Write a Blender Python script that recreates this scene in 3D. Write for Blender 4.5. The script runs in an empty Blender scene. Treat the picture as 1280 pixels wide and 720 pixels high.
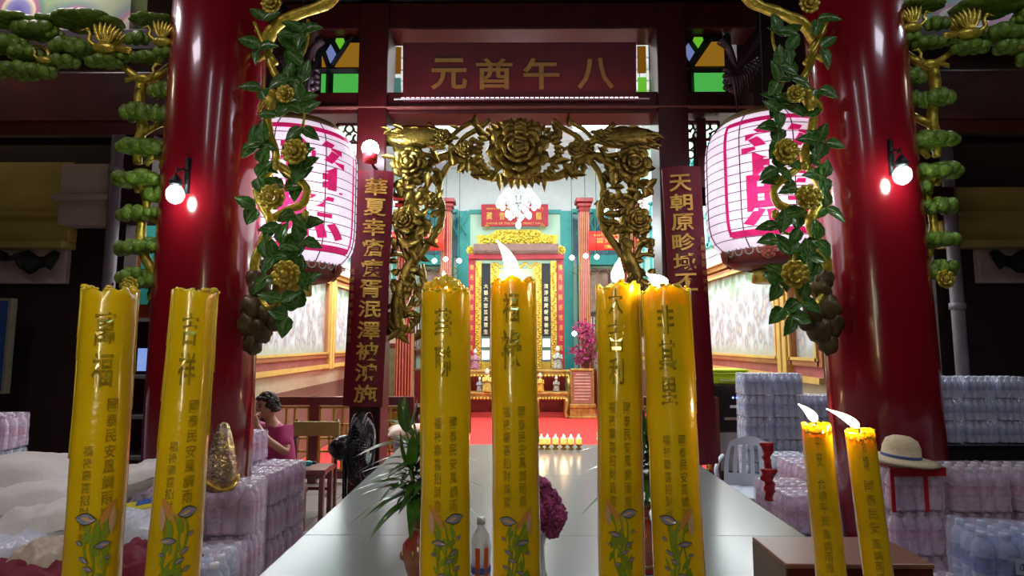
import bpy, math, random
from mathutils import Vector as V, Matrix, Euler, noise
R=math.radians; PI=math.pi; sin=math.sin; cos=math.cos
random.seed(7)
sc=bpy.context.scene; COL=sc.collection
# ---------------------------------------------------------------- camera
F=700.0; CZ=1.65
cam=bpy.data.cameras.new('camera'); co=bpy.data.objects.new('camera',cam); COL.objects.link(co)
cam.sensor_width=36; cam.lens=36*F/1280; cam.clip_start=.05; cam.clip_end=200
co.location=(0,0,CZ)
PITCH=math.atan(67/F); YAW=math.atan(4/F)
co.rotation_euler=Euler((PI/2+PITCH,0,YAW),'XYZ'); sc.camera=co
CM=Euler((PI/2+PITCH,0,YAW),'XYZ').to_matrix()
def at(px,py,Y):
    d=CM@V(((px-640)/F,-(py-360)/F,-1)); t=Y/d.y
    return V((d.x*t,Y,CZ+d.z*t))
def pz(py,Y,px=644): return at(px,py,Y).z
def pxx(px,Y,py=427): return at(px,py,Y).x
# ---------------------------------------------------------------- materials
MC={}
def mat(name,col,rough=.5,metal=0,emit=None,es=0,alpha=1,coat=0,sss=0,var=.12,vs=8,bump=0,bs=30,trans=0,ior=1.45,spec=.5,col2=None,sheen=0):
    if name in MC: return MC[name]
    m=bpy.data.materials.new(name); m.use_nodes=True; nt=m.node_tree; b=nt.nodes['Principled BSDF']
    c=(*col,1); L=nt.links
    tc=nt.nodes.new('ShaderNodeTexCoord')
    n=nt.nodes.new('ShaderNodeTexNoise'); n.inputs['Scale'].default_value=vs; n.inputs['Detail'].default_value=3
    L.new(tc.outputs['Object'],n.inputs['Vector'])
    mx=nt.nodes.new('ShaderNodeMix'); mx.data_type='RGBA'
    a=col; d=col2 if col2 else tuple(max(0,x*(1-var*2)) for x in col)
    mx.inputs[6].default_value=(*d,1); mx.inputs[7].default_value=c
    rp=nt.nodes.new('ShaderNodeMapRange'); rp.inputs[1].default_value=.35; rp.inputs[2].default_value=.65
    L.new(n.outputs['Fac'],rp.inputs[0]); L.new(rp.outputs[0],mx.inputs[0])
    L.new(mx.outputs[2],b.inputs['Base Color'])
    b.inputs['Roughness'].default_value=rough; b.inputs['Metallic'].default_value=metal
    b.inputs['Alpha'].default_value=alpha; b.inputs['Coat Weight'].default_value=coat; b.inputs['Coat Roughness'].default_value=.08
    b.inputs['Specular IOR Level'].default_value=spec; b.inputs['IOR'].default_value=ior
    b.inputs['Transmission Weight'].default_value=trans
    if sss:
        b.inputs['Subsurface Weight'].default_value=sss; b.inputs['Subsurface Radius'].default_value=(.04,.02,.004); b.inputs['Subsurface Scale'].default_value=1
    if emit: b.inputs['Emission Color'].default_value=(*emit,1); b.inputs['Emission Strength'].default_value=es
    if bump:
        n2=nt.nodes.new('ShaderNodeTexNoise'); n2.inputs['Scale'].default_value=bs; n2.inputs['Detail'].default_value=4
        L.new(tc.outputs['Object'],n2.inputs['Vector'])
        bp=nt.nodes.new('ShaderNodeBump'); bp.inputs['Strength'].default_value=bump; bp.inputs['Distance'].default_value=.01
        L.new(n2.outputs['Fac'],bp.inputs['Height']); L.new(bp.outputs[0],b.inputs['Normal'])
    MC[name]=m; return m
RED=mat('red_lacquer',(.25,.005,.013),.22,coat=.6,var=.06,vs=1.2,bump=.05,bs=6)
DRED=mat('dark_red_paint',(.055,.002,.003),.4,var=.15)
BRED=mat('bright_red_paint',(.45,.012,.02),.4)
MAROON=mat('maroon_board',(.16,.005,.016),.4,var=.08,vs=3)
GOLD=mat('carved_gilding',(.42,.30,.06),.3,metal=.85,var=.28,vs=14,bump=.5,bs=60)
GOLDL=mat('bright_gilding',(.75,.48,.07),.35,metal=.5,var=.2,vs=30,bump=.4,bs=50)
GTXT=mat('gold_lettering',(.80,.50,.10),.35,metal=.45,var=.1)
GRNG=mat('yellow_green_gilding',(.72,.56,.07),.3,metal=.5,var=.2,vs=40,bump=.3,bs=80)
LEAF=mat('painted_leaf_green',(.10,.28,.05),.22,var=.3,vs=60,coat=.3,bump=.3,bs=90)
PINE=mat('painted_pine_green',(.17,.30,.03),.32,var=.25,vs=30,bump=.6,bs=70)
ROCK=mat('brown_painted_rock',(.14,.09,.03),.4,var=.3,vs=10,bump=.6,bs=18,metal=.2)
BLACK=mat('matt_black',(.006,.006,.008),.5)
BLKG=mat('gloss_black',(.008,.008,.012),.2)
WHITE=mat('white_plaster',(.72,.73,.75),.7,var=.03)
TEAL=mat('teal_paint',(.04,.34,.32),.5,var=.06)
MINT=mat('pale_mint_plaster',(.50,.70,.54),.7,var=.03)
CREAM=mat('cream_plaster',(.62,.50,.32),.6,var=.05)
YELW=mat('ochre_plaster',(.48,.36,.09),.7,var=.12,vs=2)
GREYW=mat('greyish_plaster',(.48,.38,.33),.7,var=.1,vs=2)
WDRED=mat('dark_red_wood',(.14,.012,.008),.3,var=.25,vs=5,coat=.3)
BROWN=mat('brown_wood',(.20,.075,.04),.4,var=.15,vs=6)
# ---------------------------------------------------------------- mesh builder
def frame(d,up=V((0,0,1))):
    d=V(d).normalized()
    if abs(d.dot(up))>.99: up=V((1,0,0))
    x=d.cross(up).normalized(); y=x.cross(d).normalized()   # x right, y up, d forward
    return x,y,d
class MB:
    def __init__(s): s.v=[];s.f=[];s.m=[];s.s=[]
    def add(s,vs,fs,mi=0,sm=True):
        o=len(s.v); s.v+= [V(p) for p in vs]
        for f in fs: s.f.append(tuple(i+o for i in f)); s.m.append(mi); s.s.append(sm)
        return s
    def box(s,c,sz,rot=None,mi=0,taper=1):
        c=V(c); hx,hy,hz=[q/2 for q in sz]; M=rot.to_matrix() if isinstance(rot,Euler) else (rot or Matrix.Identity(3))
        vs=[]
        for z,t in((-hz,1),(hz,taper)):
            for x,y in((-hx,-hy),(hx,-hy),(hx,hy),(-hx,hy)): vs.append(c+M@V((x*t,y*t,z)))
        return s.add(vs,[(3,2,1,0),(4,5,6,7),(0,1,5,4),(1,2,6,5),(2,3,7,6),(3,0,4,7)],mi,False)
    def bx(s,x0,x1,y0,y1,z0,z1,mi=0): return s.box(((x0+x1)/2,(y0+y1)/2,(z0+z1)/2),(abs(x1-x0),abs(y1-y0),abs(z1-z0)),mi=mi)
    def tube(s,pts,rs,n=8,mi=0,sm=True,flat=1):
        pts=[V(p) for p in pts]; k=len(pts)
        if not isinstance(rs,(list,tuple)): rs=[rs]*k
        vs=[];fs=[]; u=None
        for i in range(k):
            d=(pts[min(i+1,k-1)]-pts[max(i-1,0)]).normalized()
            if u is None:
                u=d.cross(V((0,1,0)));
                if u.length<.1: u=d.cross(V((1,0,0)))
            u=(u-d*u.dot(d)).normalized(); w=d.cross(u)
            for j in range(n):
                a=2*PI*j/n; vs.append(pts[i]+(u*cos(a)+w*sin(a)*flat)*rs[i])
        for i in range(k-1):
            for j in range(n): a=i*n+j;b=i*n+(j+1)%n; fs.append((a,b,b+n,a+n))
        fs.append(tuple(range(n-1,-1,-1))); fs.append(tuple((k-1)*n+j for j in range(n)))
        return s.add(vs,fs,mi,sm)
    def lathe(s,prof,c=(0,0,0),n=24,mi=0,sm=True,fn=None,M=None):
        c=V(c);vs=[];fs=[]
        for i,(r,z) in enumerate(prof):
            for j in range(n):
                a=2*PI*j/n; rr=r*(fn(a,z) if fn else 1); p=V((rr*cos(a),rr*sin(a),z))
                vs.append(c+(M@p if M else p))
        k=len(prof)
        for i in range(k-1):
            for j in range(n): a=i*n+j;b=i*n+(j+1)%n; fs.append((a,b,b+n,a+n))
        fs.append(tuple(range(n-1,-1,-1))); fs.append(tuple((k-1)*n+j for j in range(n)))
        return s.add(vs,fs,mi,sm)
    def ell(s,c,r,M=None,n=10,k=6,mi=0,nz=0,ns=3):
        c=V(c); r=r if isinstance(r,(tuple,list,V)) else (r,r,r); vs=[];fs=[]
        def P(a,t):
            p=V((cos(a)*sin(t),sin(a)*sin(t),cos(t)))
            if nz: p=p*(1+nz*noise.noise(p*ns+c*7))
            p=V((p.x*r[0],p.y*r[1],p.z*r[2])); return c+(M@p if M else p)
        vs.append(P(0,0))
        for i in range(1,k):
            for j in range(n): vs.append(P(2*PI*j/n,PI*i/k))
        vs.append(P(0,PI)); L=len(vs)-1
        for j in range(n): fs.append((0,1+j,1+(j+1)%n)); fs.append((L,L-n+(j+1)%n,L-n+j))
        for i in range(k-2):
            for j in range(n): a=1+i*n+j;b=1+i*n+(j+1)%n; fs.append((a,a+n,b+n,b))
        return s.add(vs,fs,mi,True)
    def prism(s,poly,T,th,mi=0,sm=False):
        # poly 2D list -> T(x,y,z) maps; z 0..th
        n=len(poly); vs=[T(x,y,0) for x,y in poly]+[T(x,y,th) for x,y in poly]
        fs=[tuple(range(n-1,-1,-1)),tuple(range(n,2*n))]+[(i,(i+1)%n,(i+1)%n+n,i+n) for i in range(n)]
        return s.add(vs,fs,mi,sm)
    def leaf(s,p,d,nrm,L,W,mi=0,fold=.25,curl=.25,seg=6,tooth=0,thick=.0):
        p=V(p);d=V(d).normalized();nrm=V(nrm); x=d.cross(nrm)
        if x.length<.05: x=d.cross(V((.3,.2,1)))
        x.normalize(); nn=x.cross(d).normalized()
        vs=[];fs=[]
        for i in range(seg+1):
            t=i/seg; w=W*.5*(sin(PI*min(1,t**.75))**.8 if 0<t<1 else .02)
            if tooth and i%2==0 and 0<t<1: w*=(1+tooth)
            c=p+d*(L*t)+nn*(-curl*L*t*t)
            vs+= [c-x*w+nn*(fold*w),c,c+x*w+nn*(fold*w)]
        for i in range(seg):
            a=i*3; fs+=[(a,a+1,a+4,a+3),(a+1,a+2,a+5,a+4)]
        if thick:
            o=len(vs); vs+=[q-nn*thick for q in vs]; fs+=[tuple(reversed([k+o for k in f])) for f in fs]
            for i in range(seg):
                a=i*3; fs+=[(a+3,a,a+o,a+3+o),(a+2,a+5,a+5+o,a+2+o)]
        return s.add(vs,fs,mi,True)
    def build(s,name,mats,parent=None,loc=(0,0,0),bevel=0,bseg=2,sub=0):
        loc=V(loc); me=bpy.data.meshes.new(name)
        me.from_pydata([tuple(p-loc) for p in s.v],[],s.f)
        if not isinstance(mats,(list,tuple)): mats=[mats]
        for m in mats: me.materials.append(m)
        me.polygons.foreach_set('material_index',s.m); me.polygons.foreach_set('use_smooth',s.s); me.update()
        o=bpy.data.objects.new(name,me); COL.objects.link(o)
        if parent: o.parent=parent
        else: o.location=loc
        if bevel:
            b=o.modifiers.new('b','BEVEL'); b.width=bevel; b.segments=bseg; b.limit_method='ANGLE'; b.angle_limit=R(35)
        if sub: q=o.modifiers.new('s','SUBSURF'); q.levels=sub; q.render_levels=sub
        return o
def tag(o,label,cat,group=None,kind=None):
    o['label']=label; o['category']=cat
    if group: o['group']=group
    if kind: o['kind']=kind
    return o
def thing(name,label,cat,loc=(0,0,0),rot=None,group=None):
    o=bpy.data.objects.new(name,None); COL.objects.link(o); o.location=loc; o.empty_display_size=.1
    if rot is not None: o.rotation_euler=rot
    return tag(o,label,cat,group)
def struct(name,mb,m,**k):
    o=mb.build(name,m,**k); o['kind']='structure'; return o
def copy_tree(o,parent=None):
    c=o.copy(); COL.objects.link(c); c.parent=parent
    for ch in KIDS.get(o.name,[]): 
        copy_tree(ch,c)
    return c
KIDS={}
def kids(root):
    KIDS.clear()
    for o in bpy.data.objects:
        if o.parent: KIDS.setdefault(o.parent.name,[]).append(o)
# ---------------------------------------------------------------- text
TC={}
def glyphs(txt,size=1,off=0.0,res=3,spacing=1):
    key=(txt,off,res,spacing)
    if key not in TC:
        cu=bpy.data.curves.new('t','FONT'); cu.body=txt; cu.size=1; cu.offset=off; cu.resolution_u=res; cu.space_character=spacing
        ob=bpy.data.objects.new('t',cu); COL.objects.link(ob)
        dg=bpy.context.evaluated_depsgraph_get(); dg.update()
        me=bpy.data.meshes.new_from_object(ob.evaluated_get(dg))
        vs=[(p.co.x,p.co.y) for p in me.vertices]; fs=[tuple(p.vertices) for p in me.polygons]
        bpy.data.objects.remove(ob); bpy.data.curves.remove(cu); bpy.data.meshes.remove(me)
        if vs:
            x0=min(p[0] for p in vs);x1=max(p[0] for p in vs);y0=min(p[1] for p in vs);y1=max(p[1] for p in vs)
        else: x0=x1=y0=y1=0
        cx,cy=(x0+x1)/2,(y0+y1)/2
        TC[key]=([(x-cx,y-cy) for x,y in vs],fs,x1-x0,y1-y0)
    return TC[key]
def put_text(mb,txt,T,w=None,h=None,off=0,mi=0,spacing=1,res=3):
    """T maps (u,v)->point ; fit to width w / height h, centred"""
    vs,fs,tw,th=glyphs(txt,off=off,spacing=spacing,res=res)
    if not vs: return
    sx=w/tw if w else None; sy=h/th if h else None
    if sx is None: sx=sy
    if sy is None: sy=sx
    mb.add([T(x*sx,y*sy) for x,y in vs],fs,mi,False)
def plane_T(c,ux,uy): 
    c=V(c);ux=V(ux);uy=V(uy)
    return lambda u,v:c+ux*u+uy*v
# ---------------------------------------------------------------- lights
def light(name,kind,loc,energy,col=(1,1,1),size=.1,rot=None,sy=None,spread=None):
    l=bpy.data.lights.new(name,kind); l.energy=energy; l.color=col
    if kind=='AREA':
        l.size=size
        if sy: l.shape='RECTANGLE'; l.size_y=sy
        if spread: l.spread=spread
    else: l.shadow_soft_size=size
    o=bpy.data.objects.new(name,l); COL.objects.link(o); o.location=loc
    if rot: o.rotation_euler=rot
    return o
def emis(name,col,s):
    if name in MC: return MC[name]
    m=bpy.data.materials.new(name); m.use_nodes=True; nt=m.node_tree; nt.nodes.clear()
    e=nt.nodes.new('ShaderNodeEmission'); o=nt.nodes.new('ShaderNodeOutputMaterial'); e.inputs[0].default_value=(*col,1); e.inputs[1].default_value=s
    nt.links.new(e.outputs[0],o.inputs[0]); MC[name]=m; return m
# ================================================================ SETTING
def tile_mat(name,c1,c2,scale,rough,mort=(.1,.1,.1)):
    m=bpy.data.materials.new(name); m.use_nodes=True; nt=m.node_tree;b=nt.nodes['Principled BSDF'];L=nt.links
    tc=nt.nodes.new('ShaderNodeTexCoord'); br=nt.nodes.new('ShaderNodeTexBrick'); br.offset=0
    br.inputs['Color1'].default_value=(*c1,1);br.inputs['Color2'].default_value=(*c2,1);br.inputs['Mortar'].default_value=(*mort,1)
    br.inputs['Scale'].default_value=scale;br.inputs['Brick Width'].default_value=1;br.inputs['Row Height'].default_value=1;br.inputs['Mortar Size'].default_value=.008
    L.new(tc.outputs['Object'],br.inputs['Vector']);L.new(br.outputs['Color'],b.inputs['Base Color']); b.inputs['Roughness'].default_value=rough
    return m
TILE=tile_mat('polished_floor_tile',(.30,.26,.24),(.27,.23,.21),1.6,.1)
struct('floor',MB().bx(-9,9,-4,15,-.1,0),TILE)
CARP=mat('red_carpet',(.62,.035,.03),.9,var=.06,vs=20,bump=.4,bs=200)
tag(MB().bx(-2.98,2.98,7.0,14.05,.001,.02).build('carpet',CARP,loc=(0,10,0)),'red carpet covering the floor of the inner hall','carpet')
# hall shell
HB=14.5
struct('wall_back',MB().bx(-7,7,HB,HB+.2,0,6.3),WHITE)
def wall_side(name,x,s):
    mb=MB(); X0,X1=(x-.15,x) if s<0 else (x,x+.15)
    mb.bx(X0,X1,5.4,HB,0,1.0,1); mb.bx(X0,X1,5.4,HB,1.0,3.0,2); mb.bx(X0,X1,5.4,HB,3.0,6.2,0)
    struct(name,mb,[MINT,mat('brown_wainscot',(.24,.12,.09),.5,var=.06),CREAM])
wall_side('wall_left',-3.0,-1); wall_side('wall_right',3.0,1)
SLAT=mat('ceiling_slats',(.62,.64,.68),.6,var=.03)
mb=MB().bx(-7,7,4.6,HB,6.2,6.35)
for i in range(24): mb.bx(-3,3,5+i*.4,5.02+i*.4,6.17,6.2)
struct('ceiling_hall',mb,SLAT)
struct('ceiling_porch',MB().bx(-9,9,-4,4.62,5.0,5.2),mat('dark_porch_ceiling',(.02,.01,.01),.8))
struct('wall_rear',MB().bx(-9,9,-4.2,-4,0,5.2),mat('dark_rear_wall',(.03,.03,.035),.8))
struct('wall_far_left',MB().bx(-9.2,-9,-4,15,0,6),mat('dark_side_wall',(.03,.01,.01),.8))
struct('wall_far_right',MB().bx(9,9.2,-4,15,0,6),MC['dark_side_wall'])
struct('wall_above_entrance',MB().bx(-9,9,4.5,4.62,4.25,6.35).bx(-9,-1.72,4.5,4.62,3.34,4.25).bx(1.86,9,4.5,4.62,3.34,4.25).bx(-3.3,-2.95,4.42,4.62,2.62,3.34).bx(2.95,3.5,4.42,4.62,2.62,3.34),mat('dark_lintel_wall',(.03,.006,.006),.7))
# murals on the side walls
def mural_mat():
    m=bpy.data.materials.new('painted_mural'); m.use_nodes=True; nt=m.node_tree;b=nt.nodes['Principled BSDF'];L=nt.links
    tc=nt.nodes.new('ShaderNodeTexCoord'); sp=nt.nodes.new('ShaderNodeSeparateXYZ'); L.new(tc.outputs['Object'],sp.inputs[0])
    mp=nt.nodes.new('ShaderNodeMapping'); mp.inputs['Scale'].default_value=(1,5,3.2); L.new(tc.outputs['Object'],mp.inputs[0])
    vo=nt.nodes.new('ShaderNodeTexVoronoi'); vo.inputs['Scale'].default_value=1.6; L.new(mp.outputs[0],vo.inputs['Vector'])
    r1=nt.nodes.new('ShaderNodeValToRGB'); e=r1.color_ramp.elements
    e[0].position=0;e[0].color=(.55,.36,.26,1);e[1].position=.8;e[1].color=(.66,.70,.72,1)
    for p,c in((.18,(.62,.57,.52,1)),(.36,(.34,.30,.31,1)),(.55,(.52,.52,.56,1))):
        q=e.new(p);q.color=c
    L.new(vo.outputs['Distance'],r1.inputs[0])
    n=nt.nodes.new('ShaderNodeTexNoise'); n.inputs['Scale'].default_value=5; n.inputs['Detail'].default_value=8; L.new(tc.outputs['Object'],n.inputs['Vector'])
    r2=nt.nodes.new('ShaderNodeValToRGB'); e=r2.color_ramp.elements; e[0].position=.42;e[0].color=(.22,.42,.2,1);e[1].position=.56;e[1].color=(.62,.74,.74,1)
    L.new(n.outputs['Fac'],r2.inputs[0])
    mr=nt.nodes.new('ShaderNodeMapRange'); mr.inputs[1].default_value=.15;mr.inputs[2].default_value=.4; L.new(sp.outputs['Z'],mr.inputs[0])
    ad=nt.nodes.new('ShaderNodeMath');ad.operation='ADD';mr2=nt.nodes.new('ShaderNodeMapRange');mr2.inputs[1].default_value=0;mr2.inputs[2].default_value=1;mr2.inputs[3].default_value=-.5;mr2.inputs[4].default_value=.5
    L.new(n.outputs['Fac'],mr2.inputs[0]);L.new(mr.outputs[0],ad.inputs[0]);L.new(mr2.outputs[0],ad.inputs[1]);ad.use_clamp=True
    mx=nt.nodes.new('ShaderNodeMix');mx.data_type='RGBA';L.new(ad.outputs[0],mx.inputs[0]);L.new(r1.outputs[0],mx.inputs[6]);L.new(r2.outputs[0],mx.inputs[7])
    m3=nt.nodes.new('ShaderNodeMapRange');m3.inputs[1].default_value=-.52;m3.inputs[2].default_value=-.38; L.new(sp.outputs['Z'],m3.inputs[0])
    mz=nt.nodes.new('ShaderNodeMix');mz.data_type='RGBA';L.new(m3.outputs[0],mz.inputs[0]);mz.inputs[6].default_value=(.42,.46,.36,1);L.new(mx.outputs[2],mz.inputs[7])
    L.new(mz.outputs[2],b.inputs['Base Color']);b.inputs['Roughness'].default_value=.35
    return m
MUR=mural_mat(); FRM=mat('yellow_frame_paint',(.75,.47,.12),.4,var=.08); FRO=mat('orange_frame_paint',(.55,.22,.09),.4,var=.08); PINKB=mat('dusty_pink_band',(.45,.13,.12),.5)
words={0:'nearest the entrance',1:'second from the entrance',2:'deepest in the hall'}
for s in(-1,1):
    x=3.0*s; t=-s
    for i,(y0,y1) in enumerate(((5.5,6.0+.0),(6.25,8.75),(9.0,11.5))):
        if i==0: y0,y1=5.42,6.0
        yc=(y0+y1)/2; zc=2.02
        th=thing('wall_mural','framed mural of crowded figures on the %s hall wall, %s'%(('left','right')[s>0],words[i]),'painting',(x+t*.02,yc,zc),group='murals along the hall walls')
        w=y1-y0
        MB().bx(min(0,t*.02),max(0,t*.02),-w/2,w/2,-.55,.55).build('painting',MUR,th)
        fb=MB(); d0,d1=sorted((t*.0,t*.07))
        for a in(-1,1):
            fb.bx(d0,d1,a*w/2-.05,a*w/2+.05,-.62,.62)
            fb.bx(d0,d1,-w/2,w/2,a*.58-.04,a*.58+.04)
        fb.build('frame',FRO,th,bevel=.01)
        f2=MB(); d0,d1=sorted((t*.07,t*.09))
        for a in(-1,1):
            f2.bx(d0,d1,a*(w/2-.03)-.015,a*(w/2-.03)+.015,-.56,.56); f2.bx(d0,d1,-w/2,w/2,a*.545-.015,a*.545+.015)
        f2.build('inner_molding',FRM,th)
    pil=MB()
    for y in(6.125,8.875,11.62):
        for q in(-.06,.06): pil.bx(*sorted((x,x+t*.12)),y+q-.045,y+q+.045,1.22,2.72)
    struct('trim_pilasters_'+('left','right')[s>0],pil,FRM,bevel=.012)
    tr=MB(); tr.bx(*sorted((x,x+t*.05)),5.42,HB,1.30,1.40,1); tr.bx(*sorted((x,x+t*.1)),5.42,HB,1.24,1.30,0); tr.bx(*sorted((x,x+t*.12)),5.42,HB,2.66,2.72,0)
    tr.bx(*sorted((x,x+t*.2)),5.42,HB,2.86,2.92,2); tr.bx(*sorted((x,x+t*.18)),5.42,HB,2.72,2.75,3)
    struct('trim_ledge_'+('left','right')[s>0],tr,[FRM,PINKB,WHITE,FRO])
    # tube lamps over the murals
    for k,yc in enumerate((6.6,8.2,9.8,11.4)):
        th=thing('tube_lamp','white tube lamp above the %s murals, %s from the entrance'%(('left','right')[s>0],('first','second','third','fourth')[k]),'lamp',(x+t*.16,yc,2.80),group='tube lamps above the murals')
        MB().bx(-.03,.03,-.62,.62,.0,.05).build('housing',WHITE,th)
        MB().tube([(0,-.6,-.02),(0,.6,-.02)],.018,8).build('tube',emis('tube_glow',(.9,.97,1),9),th)
    # teal window bays high on the side wall
    win=MB(); win.bx(*sorted((x,x+t*.02)),5.6,14.2,3.15,4.6,1)
    for y in [5.6+k*.72 for k in range(13)]: win.bx(*sorted((x,x+t*.06)),y-.035,y+.035,3.1,4.7)
    for z in(3.12,3.6,4.1,4.66): win.bx(*sorted((x,x+t*.06)),5.6,14.2,z-.03,z+.03)
    struct('window_%d'%(1 if s<0 else 2),win,[TEAL,mat('milky_green_glass',(.45,.68,.62),.25,var=.04)])
# corridors outside the hall, seen past the pillars
for s in(-1,1):
    w=MB(); w.bx(*sorted((s*3.2,s*7)),7.2,7.3,0,5.5); struct('wall_corridor_'+('left','right')[s>0],w,WHITE)
    p=MB(); p.bx(*sorted((s*4.62,s*4.80)),7.1,7.2,0,3.6,0); p.bx(*sorted((s*4.84,s*4.90)),7.08,7.2,0,3.6,1); struct('trim_%d'%(5 if s<0 else 6),p,[TEAL,FRO])
    # yard facades
    f=MB()
    X=lambda a:s*a
    A0=3.22 if s<0 else 3.42
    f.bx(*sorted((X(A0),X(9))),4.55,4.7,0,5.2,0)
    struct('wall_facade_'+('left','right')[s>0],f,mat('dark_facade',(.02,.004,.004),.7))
    yl=MB()
    A1=A0+(.40 if s<0 else .02)
    yl.bx(*sorted((X(A1),X(8))),4.46,4.55,2.46,3.12 if s<0 else 2.90,0); yl.bx(*sorted((X(A1),X(8))),4.40,4.55,2.40,2.46,0); yl.bx(*sorted((X(A1),X(8))),4.43,4.55,2.66,2.70,0)
    if s<0: yl.bx(*sorted((X(3.27),X(3.66))),4.38,4.55,2.58,3.08,1); yl.bx(*sorted((X(3.24),X(3.70))),4.34,4.55,2.78,2.82,1)
    yl.bx(*sorted((X(3.66 if s<0 else 3.74),X(8))),4.50,4.56,2.12,2.40,1)
    struct('trim_facade_'+('left','right')[s>0],yl,[YELW,GREYW],bevel=.01)
    dp=thing('downpipe','grey drainpipe running down the facade %s'%('beside the pine carving on the left' if s<0 else 'behind the right pine carving'),'pipe',(s*(3.21 if s<0 else 3.45),4.38,0))
    MB().tube([(0,0,.0),(0,0,4.2)],.045,12).build('pipe',mat('grey_purple_paint',(.22,.19,.22),.5),dp)
    for z in(.6,1.9,3.0): MB().lathe([(.046,z),(.056,z),(.056,z+.05),(.046,z+.05)],n=12).build('pipe_collar',MC['grey_purple_paint'],dp)
    aw=MB(); xs=[(3.68 if s<0 else 3.8)+k*.045 for k in range(26 if s<0 else 26)]
    vs=[];n=len(xs)
    for q,x_ in enumerate(xs):
        zz=2.36+.03*sin(q*1.3); vs+=[(s*x_,4.47,zz),(s*x_,4.40,zz-.02-.10*((q/n)<.25)),]
    aw.add([V(p) for p in vs]+[V((p[0],p[1]-.015,p[2]-.03)) for p in vs],[(2*k,2*k+1,2*k+3,2*k+2) for k in range(n-1)]+[(2*n+2*k+2,2*n+2*k+3,2*n+2*k+1,2*n+2*k) for k in range(n-1)]+[(2*k+1,2*n+2*k+1,2*n+2*k+3,2*k+3) for k in range(n-1)],0,True)
    tag(aw.build('awning',BLACK,loc=(s*4.2,4.5,2.3)),'dark scalloped awning edge on the %s facade'%('ochre' if s<0 else 'right-hand grey'),'awning')
# screens: framed blue panel on the left facade, little monitor in the corridor
t=thing('framed_display','dim blue display board in a thin pale frame at the left edge','display',(-3.86,4.25,1.28))
MB().bx(-.55,.0,0,.03,0,.68).build('screen',mat('dim_blue_screen',(.01,.02,.06),.2,emit=(.02,.05,.16),es=.10,var=.5,vs=6),t)
b=MB(); b.bx(-.56,.02,-.015,.04,.68,.70);b.bx(-.56,.02,-.015,.04,-.02,0);b.bx(0,.02,-.015,.04,0,.68);b.bx(-.57,-.55,-.015,.04,0,.68); b.build('frame',mat('dull_metal_frame',(.20,.19,.12),.4),t)
MB().bx(-.3,-.25,.0,.24,.2,.3).build('wall_bracket',BLACK,t)
t=thing('corridor_shelf','red-brown shelf unit with a small lit monitor behind the left pillar','shelf',(-4.55,6.6,0))
b=MB()
for z in(.35,.8,1.25,1.9): b.bx(-.5,.5,-.2,.2,z-.02,z+.02,0)
for x in(-.48,.48): b.bx(x-.025,x+.025,-.2,.2,0,2.1,1)
b.bx(-.5,.5,.18,.2,0,2.1,1)
b.build('shelf_frame',[mat('grey_shelf',(.3,.27,.27),.5),WDRED],t)
t=thing('monitor','small bright monitor on the corridor shelf between the two leftmost candles','screen',(pxx(179,6.5),6.5,1.272))
MB().bx(-.055,.055,0,.03,.04,.30).build('screen',mat('bright_screen',(.1,.2,.5),.3,emit=(.25,.4,.9),es=.7,var=.9,vs=9,col2=(.6,.5,.1)),t)
b=MB(); b.bx(-.065,.065,.03,.06,.02,.32); b.bx(-.08,.08,0,.08,0,.02); b.build('casing',BLKG,t)
# ================================================================ ENTRANCE TIMBERWORK
EY=4.3
struct('trim_lintel_lower',MB().bx(-1.75,1.85,EY-.12,EY+.14,pz(149,EY),pz(123,EY)).bx(-1.75,1.85,EY-.15,EY-.11,pz(149,EY)+.03,pz(149,EY)+.05,1),[DRED,mat('faded_red_edge',(.25,.07,.06),.4)],bevel=.008)
struct('trim_lintel_upper',MB().bx(-1.8,1.9,EY-.12,EY+.14,pz(46,EY),pz(14,EY)),DRED,bevel=.01)
struct('trim_lintel_crown',MB().bx(-1.9,2.0,EY-.2,EY+.2,pz(12,EY),4.6),mat('near_black_wood',(.012,.004,.004),.6),bevel=.01)
for s,px in((-1,472),(1,834)):
    x=at(px,100,EY).x
    struct('trim_post_'+('left','right')[s>0],MB().bx(x-.115,x+.115,EY-.148,EY+.13,0,4.3),DRED,bevel=.012)
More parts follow.
